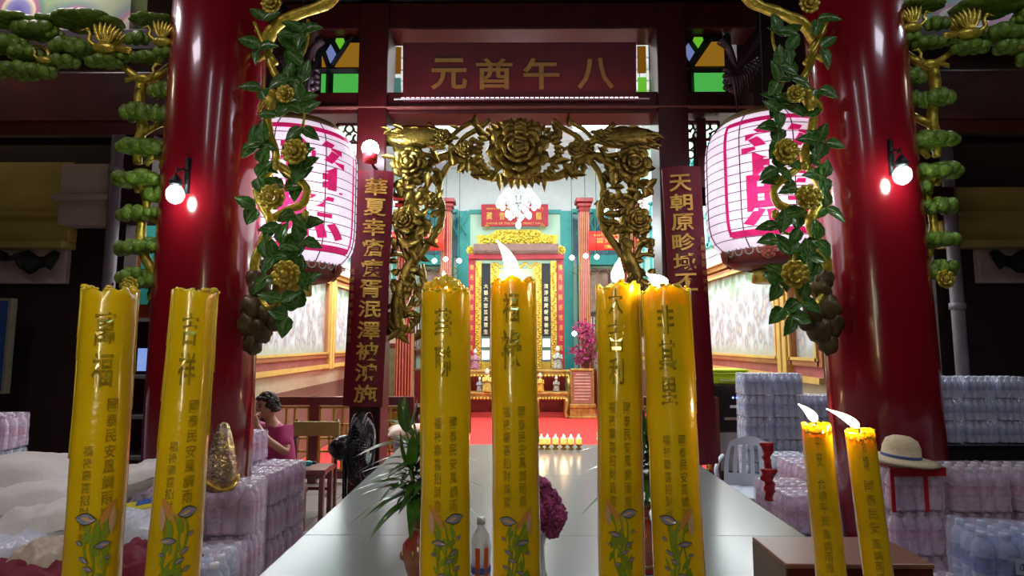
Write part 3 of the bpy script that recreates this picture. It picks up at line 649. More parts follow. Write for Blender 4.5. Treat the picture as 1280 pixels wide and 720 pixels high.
# ================================================================ GILDED ARCH
AY=4.22
loc=at(650,150,AY); rt=thing('gilded_arch_carving','gilded openwork arch of branches and peonies spanning under the lower lintel','carving',loc)
def fin(mb,nm,m=GOLD):
    o=mb.build(nm,m,None,loc=loc); o.parent=rt; o.location=(0,0,0); return o
A=lambda px,py,d=0:at(px,py,AY+d)
S=AY/F
for side in(-1,1):
    X=(lambda p:p) if side<0 else (lambda p:1303-p)
    B=lambda a,b,d=0:A(X(a),b,d)
    br=MB()
    bump_tube(br,[B(500,420),B(497,380),B(510,340),B(522,310),B(520,270),B(512,235),B(520,215,.03),B(545,200),B(560,195),B(585,205),B(605,220),B(640,222)],.055,.028,12,1,amp=.35)
    bump_tube(br,[B(518,330,-.03),B(535,305),B(548,285),B(553,262),B(548,240),B(555,215),B(570,195)],.03,.024,10,2,amp=.3)
    bump_tube(br,[B(525,250,.02),B(535,230),B(548,215)],.024,.02,8,2)
    bump_tube(br,[B(484,170),B(505,185),B(540,195),B(565,190),B(580,172),B(600,160),B(612,150)],.025,.02,10,3)
    bump_tube(br,[B(535,155),B(552,170),B(575,195),B(565,205)],.022,.02,8,4)
    bump_tube(br,[B(590,152),B(570,165),B(560,180)],.018,.018,8,5)
    bump_tube(br,[B(600,188),B(585,182),B(560,186)],.014,.016,8,5)
    bump_tube(br,[B(485,320),B(500,318),B(520,330)],.016,.02,8,6); bump_tube(br,[B(487,240),B(500,245),B(515,240)],.018,.02,8,6)
    bump_tube(br,[B(492,270),B(500,300),B(512,330)],.022,.022,8,7); bump_tube(br,[B(484,385),B(500,372),B(512,350)],.018,.02,8,8)
    bump_tube(br,[B(505,395),B(518,370),B(530,350),B(528,330)],.022,.014,8,9)
    bump_tube(br,[B(500,420),B(486,410),B(488,390)],.03,.02,8,9)
    fin(br,'branch')
    # plumed mass in the corner
    ph=MB(); rnd=random.Random(11+side)
    ph.ell(B(520,172,-.02),(50*S*.9,.07,15*S),n=16,k=10,nz=.25,ns=2.2)
    for k in range(40):
        c=B(rnd.uniform(486,575),rnd.uniform(160,186),-.07); a=rnd.uniform(-.5,.5)
        ph.leaf(c,V((-side*-1*cos(a),-.2,sin(a))),V((0,-1,.1)),rnd.uniform(.06,.1),.03,thick=.006,fold=.4)
    fin(ph,'phoenix_body')
    for i,(a,b,r) in enumerate(((512,205,.15),(505,275,.105),(540,252,.075),(583,187,.075),(552,170,.06))):
        fin(flower(B(a,b,-.06),r,seed=i+side,layers=((8,1,.15),(7,.72,.38),(5,.45,.6),(3,.22,.7))),'peony')
    lf=MB(); rnd=random.Random(21)
    for k in range(150):
        u=rnd.random()
        if u<.55: a=rnd.uniform(487,550); b=rnd.uniform(195,310) if a>500 or True else 0; 
        elif u<.8: a=rnd.uniform(490,530); b=rnd.uniform(310,420)
        else: a=rnd.uniform(555,640); b=158+ (a-555)*.02+rnd.choice((rnd.uniform(0,20),rnd.uniform(42,60)))
        if 556>a>538 and b>300: continue
        an=rnd.uniform(0,2*PI); lf.leaf(B(a,b,rnd.uniform(-.1,.02)),V((cos(an),-.3,sin(an))),V((rnd.uniform(-.5,.5),-1,.2)),rnd.uniform(.06,.13),rnd.uniform(.035,.06),fold=.4,curl=.5,tooth=.2,thick=.008)
    for k in range(14): # shaggy fronds low on the column
        a=.5+k*.2; lf.leaf(B(530-k%3*12,345+k*4,-.05),V((-side*-.8*cos(a),-.3,sin(a)+.4)),V((0,-1,.3)),.12,.04,curl=.9,thick=.008)
    fin(lf,'leaves')
fin(flower(A(648,190,-.08),.26,seed=1,layers=((11,1,.12),(9,.80,.3),(7,.60,.5),(5,.40,.65),(3,.2,.75))),'peony')
rn=MB()
for k in range(40):
    a=2*PI*k/40; c=A(648,190,-.06)+V((cos(a)*.27,0,sin(a)*.20)); rn.leaf(c,V((cos(a),-.2,sin(a))),V((0,-1,0)),.08,.05,curl=.5,thick=.006)
rn.tube([A(604,222),A(650,229),A(700,222)],.016,8)
fin(rn,'leaf_ring')
fin(MB().tube([A(545,228),A(549,240),A(550,262),A(551,285)],.010,8).tube([A(755,228),A(751,240),A(750,262),A(751,285)],.010,8),'edge_molding',GOLDL)
# lamp on the left post
c=at(463,186,AY-.25)
t=thing('post_lamp','blazing round lamp with a red cup on top of the left couplet board','lamp',c)
MB().ell((0,0,0),.062,n=16,k=10).build('bulb',emis('post_bulb',(.8,.88,1),60),t)
MB().lathe([(.02,-.10),(.05,-.10),(.055,-.04),(.04,-.035),(.02,-.04)],n=16).build('cup',BRED,t)
MB().tube([(0,0,-.08),(0,.12,-.10),(0,.22,-.09)],.012,8).build('bracket',DRED,t)
light('post_lamp_light','POINT',c+V((0,-.08,0)),14,(.85,.9,1),.05)
# dark carved bracket wings beside the upper lintel
for s in(-1,1):
    B=(lambda a,b,d=0:at(a,b,3.95+d)) if s>0 else (lambda a,b,d=0:at(1303-a,b,3.95+d))
    c0=B(925,110); rt=thing('beam_end_carving','dark scaly carved wing at the %s end of the upper lintel'%('left','right')[s>0],'carving',c0)
    mb=MB(); 
    for k in range(12): 
        p=B(908+k*3.5,85-abs(k-5)*2.0); q=B(922+k*2.8,138-k*5.5); mb.tube([p,(p+q)/2+V((0,-.04,0)),q],[.010,.016,.006],6)
    for k in range(16): mb.ell(B(908+ (k%4)*5,88+k*1.8),(.03,.03,.02),n=8,k=5,nz=.3)
    mb.ell(B(915,100),(.06,.05,.05),n=12,k=8,nz=.4)
    o=mb.build('feathers',mat('purple_lit_carving',(.10,.06,.08),.35,metal=.4),None,loc=c0); o.parent=rt; o.location=(0,0,0)  # purple light falling on the carving is put into its base colour
    mb=MB(); bump_tube(mb,[B(900,50),B(912,62),B(920,85),B(935,70),B(950,45)],.03,.02,8,2); o=mb.build('scroll',MC['purple_lit_carving'],None,loc=c0); o.parent=rt; o.location=(0,0,0)
# ================================================================ TABLE
TZ=.90
TB=mat('polished_white_table_top',(.22,.245,.23),.22,spec=.3,var=.05,vs=1.5,bump=.03,bs=3)
t=thing('offering_table','long polished pale stone topped offering table running away toward the hall','table',(.15,2.7,0))
x0,x1=-.83-.15,1.13-.15
MB().bx(x0,x1,-1.4,1.50,TZ-.05,TZ).build('table_top',TB,t,bevel=.008)
b=MB()
for y in(-.44,.53): b.bx(x0+.002,x1-.002,y-.001,y+.001,TZ-.002,TZ+.0006)
b.build('seam',mat('seam_grey',(.3,.3,.3),.5),t)
MB().bx(x0+.06,x1-.06,-1.34,1.44,TZ-.15,TZ-.05).build('apron',mat('steel_apron',(.3,.3,.3),.4,metal=.5),t)
for sx in(x0+.1,x1-.1):
    for y in(-1.3,0,1.38): MB().bx(sx-.04,sx+.04,y-.04,y+.04,0,TZ-.15).build('leg',MC['steel_apron'],t)
# brown box
bx=thing('wooden_box','plain brown wooden box behind the two thin candles on the table','box',at(1062,705,1.42)+V((0,.09,0)))
bx.location.z=TZ; bx.location.x=.835
h=at(1062,705,1.42).z-TZ
MB().bx(-.178,.178,-.09,.10,0,h-.012).build('box_body',mat('dark_maroon_wood',(.10,.012,.008),.4),bx,bevel=.004)
MB().bx(-.18,.18,-.092,.102,h-.012,h).build('lid',mat('brown_box_top',(.28,.12,.07),.35,var=.12),bx,bevel=.003)
MB().bx(-.1805,-.178,-.09,.10,0,h-.012).build('side_panel',mat('grey_brown_side',(.20,.15,.11),.5),bx)
# ================================================================ CANDLES
SZ=1.14
st=thing('candle_rack','bronze candle trough on four legs in front of the offering table','rack',(0,.85,0))
MB().bx(-.85,.85,-.28,.26,SZ-.05,SZ-.0).build('tray',mat('bronze',(.25,.15,.05),.4,metal=.8),st,bevel=.005)
for x in(-.75,.75):
    for y in(-.22,.2): MB().tube([(x,y,0),(x,y,SZ-.05)],.02,10).build('leg',MC['bronze'],st)
WAX=mat('yellow_wax',(.84,.53,.006),.22,sss=.3,var=.12,vs=6,bump=.25,bs=26,coat=.8)
FOIL=mat('raised_wax_lettering',(.52,.36,.02),.12,metal=.25,var=.3,vs=90,col2=(.30,.19,.01),coat=1)
INK=mat('olive_relief_ink',(.24,.16,.008),.3,metal=.1,col2=(.50,.31,.008),vs=190)
PNT=[mat('lotus_leaf_paint',(.22,.30,.02),.4),mat('lotus_coral_paint',(.62,.25,.06),.4),mat('silver_blue_paint',(.35,.36,.55),.3,metal=.4),mat('dark_outline_paint',(.07,.05,.01),.5),mat('lime_paint',(.36,.40,.02),.4),mat('lotus_pink_paint',(.62,.36,.24),.4)]
FLM=emis('candle_flame',(1,.83,.50),26)
FLT=emis('flame_fringe',(1,.42,.12),5)
def candle(label,top,bot,Y,rad,big,small,seed,taper=.04,lit=None,flip=1,dz=0,r2=None,group='giant painted yellow candles',facea=0,burn=0,wide=1):
    T=at(*top,Y);B=at(*bot,Y); ax=(T-B).normalized()
    L=(T.z-SZ)/ax.z; base=T-ax*L
    q=V((0,0,1)).rotation_difference(ax)
    t=thing('giant_candle' if rad>.025 else 'slim_candle',label,'candle',base,rot=q.to_euler(),group=None)
    rnd=random.Random(seed)
    n=56; vis=L
    # body with irregular surface and dished, ragged top
    zs=[0,.03]+[L*(k/40) for k in range(2,40)]+[L-.012,L-.003,L]
    vs=[];fs=[]
    def rr(a,z):
        w=noise.noise(V((cos(a)*1.2,sin(a)*1.2,z*5+seed*9)))*.05+noise.noise(V((cos(a)*3,sin(a)*3,z*16+seed*5)))*.018
        return rad*(1+w+taper*min(1,(L-z)/.4))
    tz=lambda a:.004*noise.noise(V((cos(a)*2.5,sin(a)*2.5,seed*3.3)))*(3 if rad>.03 else 1)
    for z in zs:
        for j in range(n):
            a=2*PI*j/n; r=rr(a,z); zz=z+(tz(a) if z>L-.02 else 0)
            if z==L: r*=.965
            vs.append(V((r*cos(a),r*sin(a),zz)))
    k=len(zs)
    for pr,pd in((.93,.0),(.86,-.006),(.5,-.009),(.12,-.008)):
        for j in range(n):
            a=2*PI*j/n; vs.append(V((rad*pr*cos(a),rad*pr*sin(a),L+pd+tz(a)*pr*(.5 if pr<.9 else 1))))
        k+=1
    for i in range(k-1):
        for j in range(n): a=i*n+j;b=i*n+(j+1)%n; fs.append((a,b,b+n,a+n))
    fs.append(tuple(range(n-1,-1,-1))); fs.append(tuple((k-1)*n+j for j in range(n)))
    MB().add(vs,fs).build('wax_body',WAX,t)
    dr=MB(); fa0=math.atan2(-base.y,-base.x)
    if rad>.025:
        for i in range(22):      # bubbly melted rim
            a=rnd.uniform(0,2*PI); s=rnd.uniform(.0018,.0038); dr.ell((rad*.93*cos(a),rad*.93*sin(a),L+tz(a)+rnd.uniform(-.001,.002)),(s*1.5,s*1.5,s),n=8,k=5)
        for i in range(7):
            a=rnd.choice((fa0+PI/2,fa0-PI/2))+rnd.uniform(-.35,.35); d=rnd.uniform(.02,.30)
            z=L
            dr.tube([((rr(a,z-q_))*1.0*cos(a),(rr(a,z-q_))*1.0*sin(a),z-q_) for q_ in (0,.3*d,.7*d,d)],[.002,.0016,.0018,.0024],6)
        if burn:
            for i in range(30):
                a=rnd.uniform(0,2*PI); e=rnd.uniform(.2,.8); s=rnd.uniform(.004,.008); dr.ell((rad*e*cos(a),rad*e*sin(a),L+.012*(1-e)*1.5+rnd.uniform(0,.006)),(s,s,s*1.3),n=8,k=5)
    else:
        for i in range(6):
            a=rnd.uniform(0,2*PI); s=.002; dr.ell((rad*.95*cos(a),rad*.95*sin(a),L),(s*2,s*2,s),n=8,k=5)
    dr.build('melted_rim',WAX,t)
    wk=MB(); tip=V(lit[0]) if lit else V((.004,0,.016)); tipk=tip.normalized()*min(.022 if rad>.03 else .014,tip.length)
    wk.tube([(0,0,L-.012),(0,0,L+.004),V((0,0,L-.008))+tipk*.6+V((0,0,.008))],[.0018,.0016,.0012],6); wk.build('wick',mat('burnt_wick',(.02,.012,.008),.9),t)
    if lit:
        tp,fw=lit; tp=V(tp); o=V((0,0,L+.004)); d=tp; ln=d.length; M=V((0,0,1)).rotation_difference(d).to_matrix()
        side=V((1,0,0)) if tp.x<0 else V((-1,0,0))
        pts_=[];rs=[]
        for i in range(13):
            u=i/12; bend=side*sin(PI*u)*ln*.10*(1 if abs(tp.x)>.3*tp.z else .3)
            pts_.append(o+d*u+bend); rs.append(max(.0004,fw*(sin(PI*min(1,(u**.62))))**.9*(1-.25*u)) if 0<u<1 else .0006)
        MB().tube(pts_,rs,14).build('flame',FLM,t)
        w=base+q@(o+d*.45)
        light('flame_light','POINT',w,1.1 if rad>.03 else .7,(1,.62,.28),.012)
    # relief lettering wrapped round the front
    fa=math.atan2(-base.y,-base.x)+facea
    def W(z0,uo,d=.0009):
        def f(u,v):
            a=fa+(u+uo)/rad; z=z0+v; r=rr(a,z)+d; return V((r*cos(a),r*sin(a),z))
        return f
    bl=MB();sl=MB(); W_=rad*.92
    z=L-big[1]
    for c,h,uo in big[0]:
        put_text(bl,c,W(z-h/2,uo),w=h*.50*min(1,rad/.036),h=h*.9,off=.015,res=2); z-=h*1.08
    bl.build('raised_characters',FOIL if rad>.025 else INK,t)
    for cols in small:
        txt,z0,h,uo,ww=cols; ww*=.85
        for i,c in enumerate(txt): put_text(sl,c,W(L-z0-(i+.5)*h,uo,.0008),w=ww,h=h*.86,off=.012,res=2)
    sl.build('small_inscription',INK,t)
    if rad>.025:
        m=MB()
        def poly(cu,cz,pts2,ang,mi,d=.0008,sx=1):
            ca,sa=cos(ang),sin(ang); vs=[]
            f=W(L-cz,cu*flip*k,d)
            for (x,y) in pts2: X=(x*ca-y*sa)*flip*k; Yy=x*sa+y*ca; vs.append(f(X,Yy))
            c=f(0,0); n=len(vs); m.add([c]+vs,[(0,1+i,1+(i+1)%n) if flip>0 else (0,1+(i+1)%n,1+i) for i in range(n)],mi,False)
        def lf(cu,cz,l,w,ang,mi,d=.0008):
            P2=[(l*(i/6-.5), w*.5*sin(PI*i/6)) for i in range(7)]+[(l*(.5-i/6),-w*.5*sin(PI*i/6)) for i in range(1,6)]
            poly(cu,cz,P2,ang,mi,d)
        k=rad/.0385
        z0=dz
        # lotus outline petals
        for (cu,cz,l,w,an,mi) in((-.016,z0+.012,.034,.012,-1.0,1),(-.021,z0+.024,.036,.010,-1.5,5),(-.008,z0+.022,.034,.010,-.7,1),(-.014,z0+.026,.03,.006,-1.2,0)):
            lf(cu,cz,l,w,an,mi,.0008+.0002*mi)
        for (cu,cz,l,w,an) in((.013,z0+.018,.026,.013,.15),(-.010,z0+.053,.020,.008,-.1),(.019,z0+.047,.009,.005,.5),(.012,z0+.068,.014,.005,.6),(.006,z0+.080,.013,.005,.5),(.016,z0+.092,.012,.005,.4),(-.018,z0+.070,.009,.004,0),(-.006,z0+.10,.012,.005,.4)):
            lf(cu,cz,l*1.12,w*1.25,an,3,.0016); lf(cu,cz,l,w,an,2,.0021); lf(cu-.002,cz,l*.6,w*.35,an+.2,5,.0025)
        for i in range(34):
            u=rnd.uniform(-.018,.016); cz=z0+rnd.uniform(.03,.16); lf(u*(.6+.4*min(1,(cz-z0)/.08)),cz,rnd.uniform(.012,.03),rnd.uniform(.004,.009),rnd.uniform(.9,2.2),rnd.choice((0,0,4)),.0006+.0003*(i%3))
        for u0,u1 in((-.004,.010),(.006,.012),(-.014,-.002)):
            n=10; f=[(u0+(u1-u0)*j/n+.004*sin(j*.9),z0+.02+.13*j/n) for j in range(n+1)]
            vs=[];
            for (u,cz) in f: g=W(L-cz,0,.0011); vs+=[g((u-.0012)*flip,0),g((u+.0012)*flip,0)]
            m.add(vs,[(2*j,2*j+1,2*j+3,2*j+2) for j in range(n)],0,False)
        m.build('painted_lotus',PNT,t)
    return t
SM1='福祿壽喜招財進寶';SM2='國泰民安風調雨順'
# (label, top px, bottom px, Y, radius)
bigc=lambda a,b,h=.05,o=-.004:(((a,h,o),(b,h,o)),.030)
k=.75
candle('leftmost and widest giant yellow candle, unlit, in front of the dark yard',(139,362),(115,720),.77,.0318,bigc('萬','福'),((SM1,.205,.0155,-.013,.012),(SM2,.145,.020,.010,.014)),1,flip=-1,dz=.280)
candle('unlit giant yellow candle standing before the left red pillar',(245,364),(216,720),.80,.0285,bigc('吉','祥'),((SM1,.205,.0155,-.011,.011),(SM2,.15,.020,.008,.013)),2,taper=.18,flip=1,dz=.282)
candle('giant candle with a burnt-down bubbling top, beside the left bamboo plant',(557,364),(557,720),.93,.0385,((('華',.055,-.004),('聯',.055,-.004)),.028),((SM1,.20,.021,-.012,.013),(SM2,.20,.021,.012,.013)),3,lit=((-.004,0,.030),.008),burn=1,flip=1,dz=.338,facea=0)
candle('giant candle with the tallest pointed flame, directly before the altar',(641,352),(646,720),1.0,.0395,((('福',.058,-.004),('祿',.075,-.004)),.020),((SM1,.215,.021,-.013,.014),(SM2,.215,.021,.012,.014)),4,lit=((-.028,0,.072),.0135),flip=-1,dz=.385)
candle('giant candle with a small upright flame, third from the right pillar',(772,357),(777,720),1.0,.038,((('大',.05,-.004),('吉',.06,-.004),('利',.05,-.004)),.006),((SM1,.20,.022,-.012,.013),(SM2,.20,.022,.012,.013)),5,lit=((.004,0,.046),.0125),flip=1,dz=.365)
candle('giant candle with ragged dripping right edge, nearest the right couplet board',(832,362),(850,720),.95,.0390,((('非',.052,-.002),('其',.055,-.002),('里',.05,-.002)),.026),((SM1,.235,.019,-.010,.013),(SM2,.235,.019,.014,.013)),6,lit=((-.032,0,.024),.0125),flip=-1,dz=.350)
candle('slim lit candle, the left one of the leaning pair before the brown box',(1020,530),(1039,720),.95,.0222,((('平',.022,0),('安',.026,0)),.016),(('合境平安',.082,.019,.0,.014),('風調雨順',.162,.017,.0,.013)),7,lit=((-.026,0,.030),.0078))
candle('slim lit candle nearest the straw hat, the right one of the leaning pair',(1074,538),(1098,720),.93,.0212,((('合',.022,.004),('境',.026,.004)),.010),(('國泰民安',.072,.021,.004,.014),('風調雨順',.162,.017,.004,.013)),8,lit=((-.048,0,.034),.0072))
# ================================================================ PLANTS, BOUQUET, BOTTLE, TEALIGHTS
PLF=mat('glossy_plant_leaf',(.075,.21,.022),.3,var=.35,vs=12,coat=.3)
def plant(c,label,seed,mir=1,n=70,hl=1):
    t=thing('potted_bamboo_plant',label,'plant',c)
    v=MB(); v.lathe([(.03,0),(.034,.004),(.030,.02),(.045,.06),(.055,.10),(.052,.13),(.030,.155),(.020,.17),(.019,.19),(.030,.215),(.026,.215),(.016,.19),(.016,.17)],n=32); v.build('vase',mat('red_glazed_vase',(.32,.012,.012),.15,coat=.6,col2=(.42,.16,.08),vs=14),t)
    g=MB(); g.lathe([(.0205,.168),(.0225,.172),(.0205,.178)],n=24); g.lathe([(.031,.213),(.033,.217),(.027,.219)],n=24); g.lathe([(.031,.018),(.033,.022),(.035,.03)],n=24)
    for k in range(7):
        a=2*PI*k/7; 
        for j in range(5): b=a+2*PI*j/5; 
        g.ell((.0535*cos(a),.0535*sin(a),.10+.012*(k%2)),(.009,.009,.014),n=8,k=5)
    g.build('gilded_decoration',mat('vase_gold',(.5,.36,.16),.3,metal=.6),t)
    s=MB(); rnd=random.Random(seed); lf=MB()
    for k in range(5):
        a=2*PI*k/5+.4; top=V((cos(a)*.05,sin(a)*.05,.36+.05*(k%3)*hl)); s.tube([(cos(a)*.008,sin(a)*.008,.17),V((cos(a)*.018,sin(a)*.018,.27)),top],[.006,.006,.005],8)
        m=n//5
        for j in range(m):
            h=.26+(top.z-.26)*j/m; p=V((cos(a)*.025,sin(a)*.025,h)); an=j*2.4+k*1.3; el=rnd.uniform(.0,.5)+.7*(j/m)**2
            lf.leaf(p,V((cos(an)*cos(el),sin(an)*cos(el),sin(el))),V((0,0,1)),rnd.uniform(.11,.17),rnd.uniform(.028,.040),fold=.25,curl=.45+.4*rnd.random(),seg=8)
        for j in range(3): an=j*2.1+k; lf.leaf(top,V((.4*cos(an),.4*sin(an),1)),V((cos(an),sin(an),.3)),.12,.036,fold=.3,curl=.1,seg=8)
    lf.leaf((-.03,-.02,.28),V((-1,-.15,.05)),V((0,0,1)),.18,.03,fold=.2,curl=.55,seg=10)
    s.build('stems',mat('bamboo_stem',(.12,.2,.03),.4),t); lf.build('leaves',PLF,t)
p1=at(524,722,1.80); p1.z=TZ
plant(p1,'lucky bamboo plant in a red vase beside the burnt-down candle',5)
p2=at(806,722,1.92); p2.z=TZ
plant(p2,'lucky bamboo plant in a red vase half hidden behind the two right giant candles',9)
c=at(672,722,1.86); c.z=TZ
t=thing('flower_bouquet','bouquet of ruffled pink cockscomb flowers in a glass vase behind the tallest flame candle','flowers',c)
MB().lathe([(.03,0),(.034,.004),(.026,.03),(.022,.10),(.036,.15),(.033,.15),(.019,.10),(.022,.03),(.0,.01)],n=24).build('glass_vase',mat('pale_glass',(.85,.9,.95),.05,alpha=.55,spec=.8),t)
for i,(x,y,z,r) in enumerate(((.035,0,.24,.050),(.055,-.01,.20,.048),(.012,.0,.28,.040),(.045,0,.16,.04),(-.05,0,.24,.045),(-.045,0,.18,.04),(-.01,-.02,.21,.05))):
    mb=MB(); rnd=random.Random(i); mb.ell((x,y,z),(r*.8,r*.7,r*.85),n=16,k=10,nz=.4,ns=4)
    for k in range(60):
        a=rnd.uniform(0,2*PI);e=rnd.uniform(-1,1); d=V((cos(a)*math.sqrt(1-e*e),sin(a)*math.sqrt(1-e*e),e)); mb.ell(V((x,y,z))+d*r*.78,(.006,.006,.006),n=6,k=4)
    mb.build('flower_head',mat('pink_bloom',(.60,.10,.30),.6,var=.3,vs=60),t)
mb=MB()
for x in(.04,-.04,.0): mb.tube([(0,0,.03),(x*.3,0,.12),(x,0,.2)],.003,6)
mb.build('stems',MC['bamboo_stem'],t)
c=at(601,722,1.84); c.z=TZ
t=thing('drink_bottle','clear small drink bottle with orange and blue wrap between the two centre-left candles','bottle',c)
MB().lathe([(.0,0),(.028,.002),(.031,.01),(.031,.03),(.029,.04),(.031,.05),(.031,.11),(.026,.14),(.012,.165),(.012,.18)],n=28).build('bottle_body',mat('clear_plastic',(.85,.85,.88),.08,alpha=.5,spec=.8),t)
MB().lathe([(.0135,.175),(.0135,.192),(.012,.194)],n=20).build('cap',mat('white_cap',(.8,.8,.8),.4),t)
w=MB()
for a,mi in((-2.1,0),(-1.2,0),(.8,0)): 
    w.add([V((.0318*cos(a+q),.0318*sin(a+q),z)) for z in(.02,.11) for q in(0,.25,.5)],[(0,1,4,3),(1,2,5,4)],0)
w.lathe([(.0316,.03),(.0318,.033),(.0318,.048),(.0316,.05)],n=28,mi=1)
w.build('wrap_label',[mat('orange_label',(.8,.13,.02),.4),mat('blue_label',(.07,.12,.35),.4)],t)
# row of votive lamps
Yt=4.02; zt_=TZ
proto=None
pxs=[598,609,620,631,642,653,664,675,682,692,702,712,722]
pxs=[676-10*k for k in range(6,0,-1)]+[676,683.5,693.5,703.5,712.5,722]
names=['first','second','third','fourth','fifth','sixth','seventh','eighth','ninth','tenth','eleventh','twelfth','thirteenth']
for i,px in enumerate(pxs[5:]):
    x=pxx(px,Yt)
    if proto is None:
        t=thing('votive_candle','x','candle',(x,Yt,TZ)); proto=t
        MB().lathe([(.018,0),(.020,.004),(.008,.012),(.012,.02),(.022,.03),(.024,.036)],n=20,fn=lambda a,z:1+.12*sin(a*8)).build('lotus_stand',GOLDL,t)
        MB().lathe([(.020,.034),(.0215,.036),(.0215,.075),(.020,.076),(.016,.07),(.0,.069)],n=20).build('glowing_wax_cup',mat('lit_wax_cup',(.9,.5,.15),.4,emit=(1,.38,.08),es=1.6),t)
        MB().tube([(0,0,.069),(0,0,.078),(0,0,.088),(0,0,.102)],[.003,.0075,.0065,.0006],10).build('flame',FLM,t)
        kids(t); o=t
    else: o=copy_tree(proto); o.location=(x,Yt,TZ)
    o['label']='tiny lit votive candle, %s from left in the far table row'%names[i]; o['category']='candle'; o['group']='votive candles at the far table end'
    if i%3==1: light('votive_light','POINT',(x,Yt-.01,TZ+.13),.5,(1,.6,.3),.03)
# ================================================================ WATER BOTTLE PACKS
def plast(name,c,al,ro=.08,es=0): return mat(name,c,ro,alpha=al,spec=.9,var=.15,vs=20,bump=.5,bs=70)
def film_mat(name,c,al):
    m=mat(name,c,.05,alpha=al,spec=1.0,var=.1,vs=9,bump=1,bs=55); return m
TINT={'pink':((.92,.70,.90),(.86,.48,.70)),'blue':((.52,.60,.95),(.12,.18,.58)),'clear':((.74,.80,1.0),(.46,.54,.88))}
PROTO={}
def bottle_mesh(h,r):
    p=[(.0,.0),(r*.8,.002),(r,.010*h/.2)]
    for k in range(5): z=h*(.08+.13*k); p+= [(r,z),(r*.93,z+h*.02),(r,z+h*.04)]
    p+=[(r,h*.70),(r*.85,h*.80),(r*.42,h*.90),(r*.42,h*.93)]
    return MB().lathe(p,n=14)
def pack_proto(kind,detail,h=.2,label=None,ribbon=False):
    key=(kind,detail,h,ribbon)
    if key in PROTO: return PROTO[key]
    r=.0325*(h/.2); nx,ny=4,3
    cb,cl=TINT[kind]
    bm=plast('bottle_plastic_'+kind,cb,.86); lm=mat('bottle_label_'+kind,cl,.4,var=.35,vs=25); fm=film_mat('shrink_film_'+kind,tuple(.3+.7*c for c in cb),.32)
    capm=mat('bottle_cap_'+kind,(.8,.78,.85) if kind!='blue' else (.55,.62,.85),.35)
    t=thing('water_bottle_pack','x','bottled water',(0,0,0))
    if detail:
        b0=None
        for i in range(nx):
            for j in range(ny):
                if i in range(1,nx-1) and j==1 : pass
                c=((i-(nx-1)/2)*2.02*r,(j-(ny-1)/2)*2.02*r,0)
                if b0 is None:
                    mb=bottle_mesh(h,r); mb.lathe([(r*1.01,h*.36),(r*1.015,h*.37),(r*1.015,h*.60),(r*1.01,h*.61)],n=14,mi=1)
                    b0=mb.build('bottle',[bm,lm],t); cp=MB().lathe([(r*.46,h*.91),(r*.48,h*.92),(r*.48,h*.985),(r*.40,h)],n=12).build('cap',capm,b0); b0.location=c; bb=b0
                else:
                    o=b0.copy();COL.objects.link(o);o.parent=t;o.location=c; q=cp.copy();COL.objects.link(q);q.parent=o
    else:
        b0=None
        for i in range(nx):
            for j in range(ny):
                if b0 is None:
                    mb=bottle_mesh(h,r); mb.lathe([(r*1.01,h*.36),(r*1.015,h*.37),(r*1.015,h*.60),(r*1.01,h*.61)],n=14,mi=1); mb.lathe([(r*.46,h*.91),(r*.48,h*.92),(r*.48,h*.985),(r*.40,h)],n=10,mi=2)
                    b0=mb.build('bottle',[bm,lm,capm],t); o=b0
                else: o=b0.copy();COL.objects.link(o);o.parent=t
                o.location=((i-(nx-1)/2)*2.02*r,(j-(ny-1)/2)*2.02*r,0)
    # crinkled film: grid box
    X=nx*r*1.01+.004;Y=ny*r*1.01+.004; mb=MB(); N=14
    vs=[];fs=[]
    zs=[0.004,h*.2,h*.4,h*.6,h*.78,h*.90,h*.99]
    per=[]
    for k in range(N*2): per.append((-X+2*X*k/(N*2),-Y))
    for k in range(N): per.append((X,-Y+2*Y*k/N))
    for k in range(N*2): per.append((X-2*X*k/(N*2),Y))
    for k in range(N): per.append((-X,Y-2*Y*k/N))
    m=len(per)
    for z in zs:
        q=1-.03*max(0,(z-h*.6)/(h*.4))**2
        for (x,y) in per:
            nn=noise.noise(V((x*60,y*60,z*40)))*.007; L_=V((x,y,0)); cr=.93 if (abs(x)>X*.98 and abs(y)>Y*.98) else 1
            vs.append(V((x*q*cr,y*q*cr,z))+L_.normalized()*nn)
    for i in range(len(zs)-1):
        for j in range(m): fs.append((i*m+j,i*m+(j+1)%m,(i+1)*m+(j+1)%m,(i+1)*m+j))
    # lumpy top
    o=len(vs); G=13;H_=10
    for i in range(G+1):
        for j in range(H_+1):
            x=-X*.97+2*X*.97*i/G; y=-Y*.97+2*Y*.97*j/H_; vs.append(V((x,y,h*.995+.009*noise.noise(V((x*45,y*45,3))))))
    for i in range(G):
        for j in range(H_): a=o+i*(H_+1)+j; fs.append((a,a+H_+1,a+H_+2,a+1))
    mb.add(vs,fs,0,False); mb.build('shrink_film',fm,t)
    if kind=='blue':
        lb=MB()
        for sy in(-1,): 
            lb.bx(-.03,.045,-Y-.006,-Y-.0045,h*.42,h*.66,0)
            T=plane_T((.008,-Y-.007,h*.54),(1,0,0),(0,0,1)); put_text(lb,'น้ำดื่ม',T,w=.055,mi=1,off=.01)
        lb.build('printed_label',[mat('pale_label',(.45,.5,.62),.4),mat('navy_print',(.02,.03,.2),.5)],t)
    if ribbon:
        rb=MB()
        for x in(-X*.96,.25*X): rb.bx(x-.008,x+.008,-Y-.008,-Y-.003,0,h); rb.bx(x-.008,x+.008,-Y,Y,h+.003,h+.008)
        rb.bx(-X,X,-Y-.008,-Y-.003,h*.82,h*1.02)
        rb.build('red_strap',mat('red_tape',(.5,.01,.015),.35),t)
    kids(t); PROTO[key]=(t,[True],2*X+.004,2*Y+.004)
    return PROTO[key]
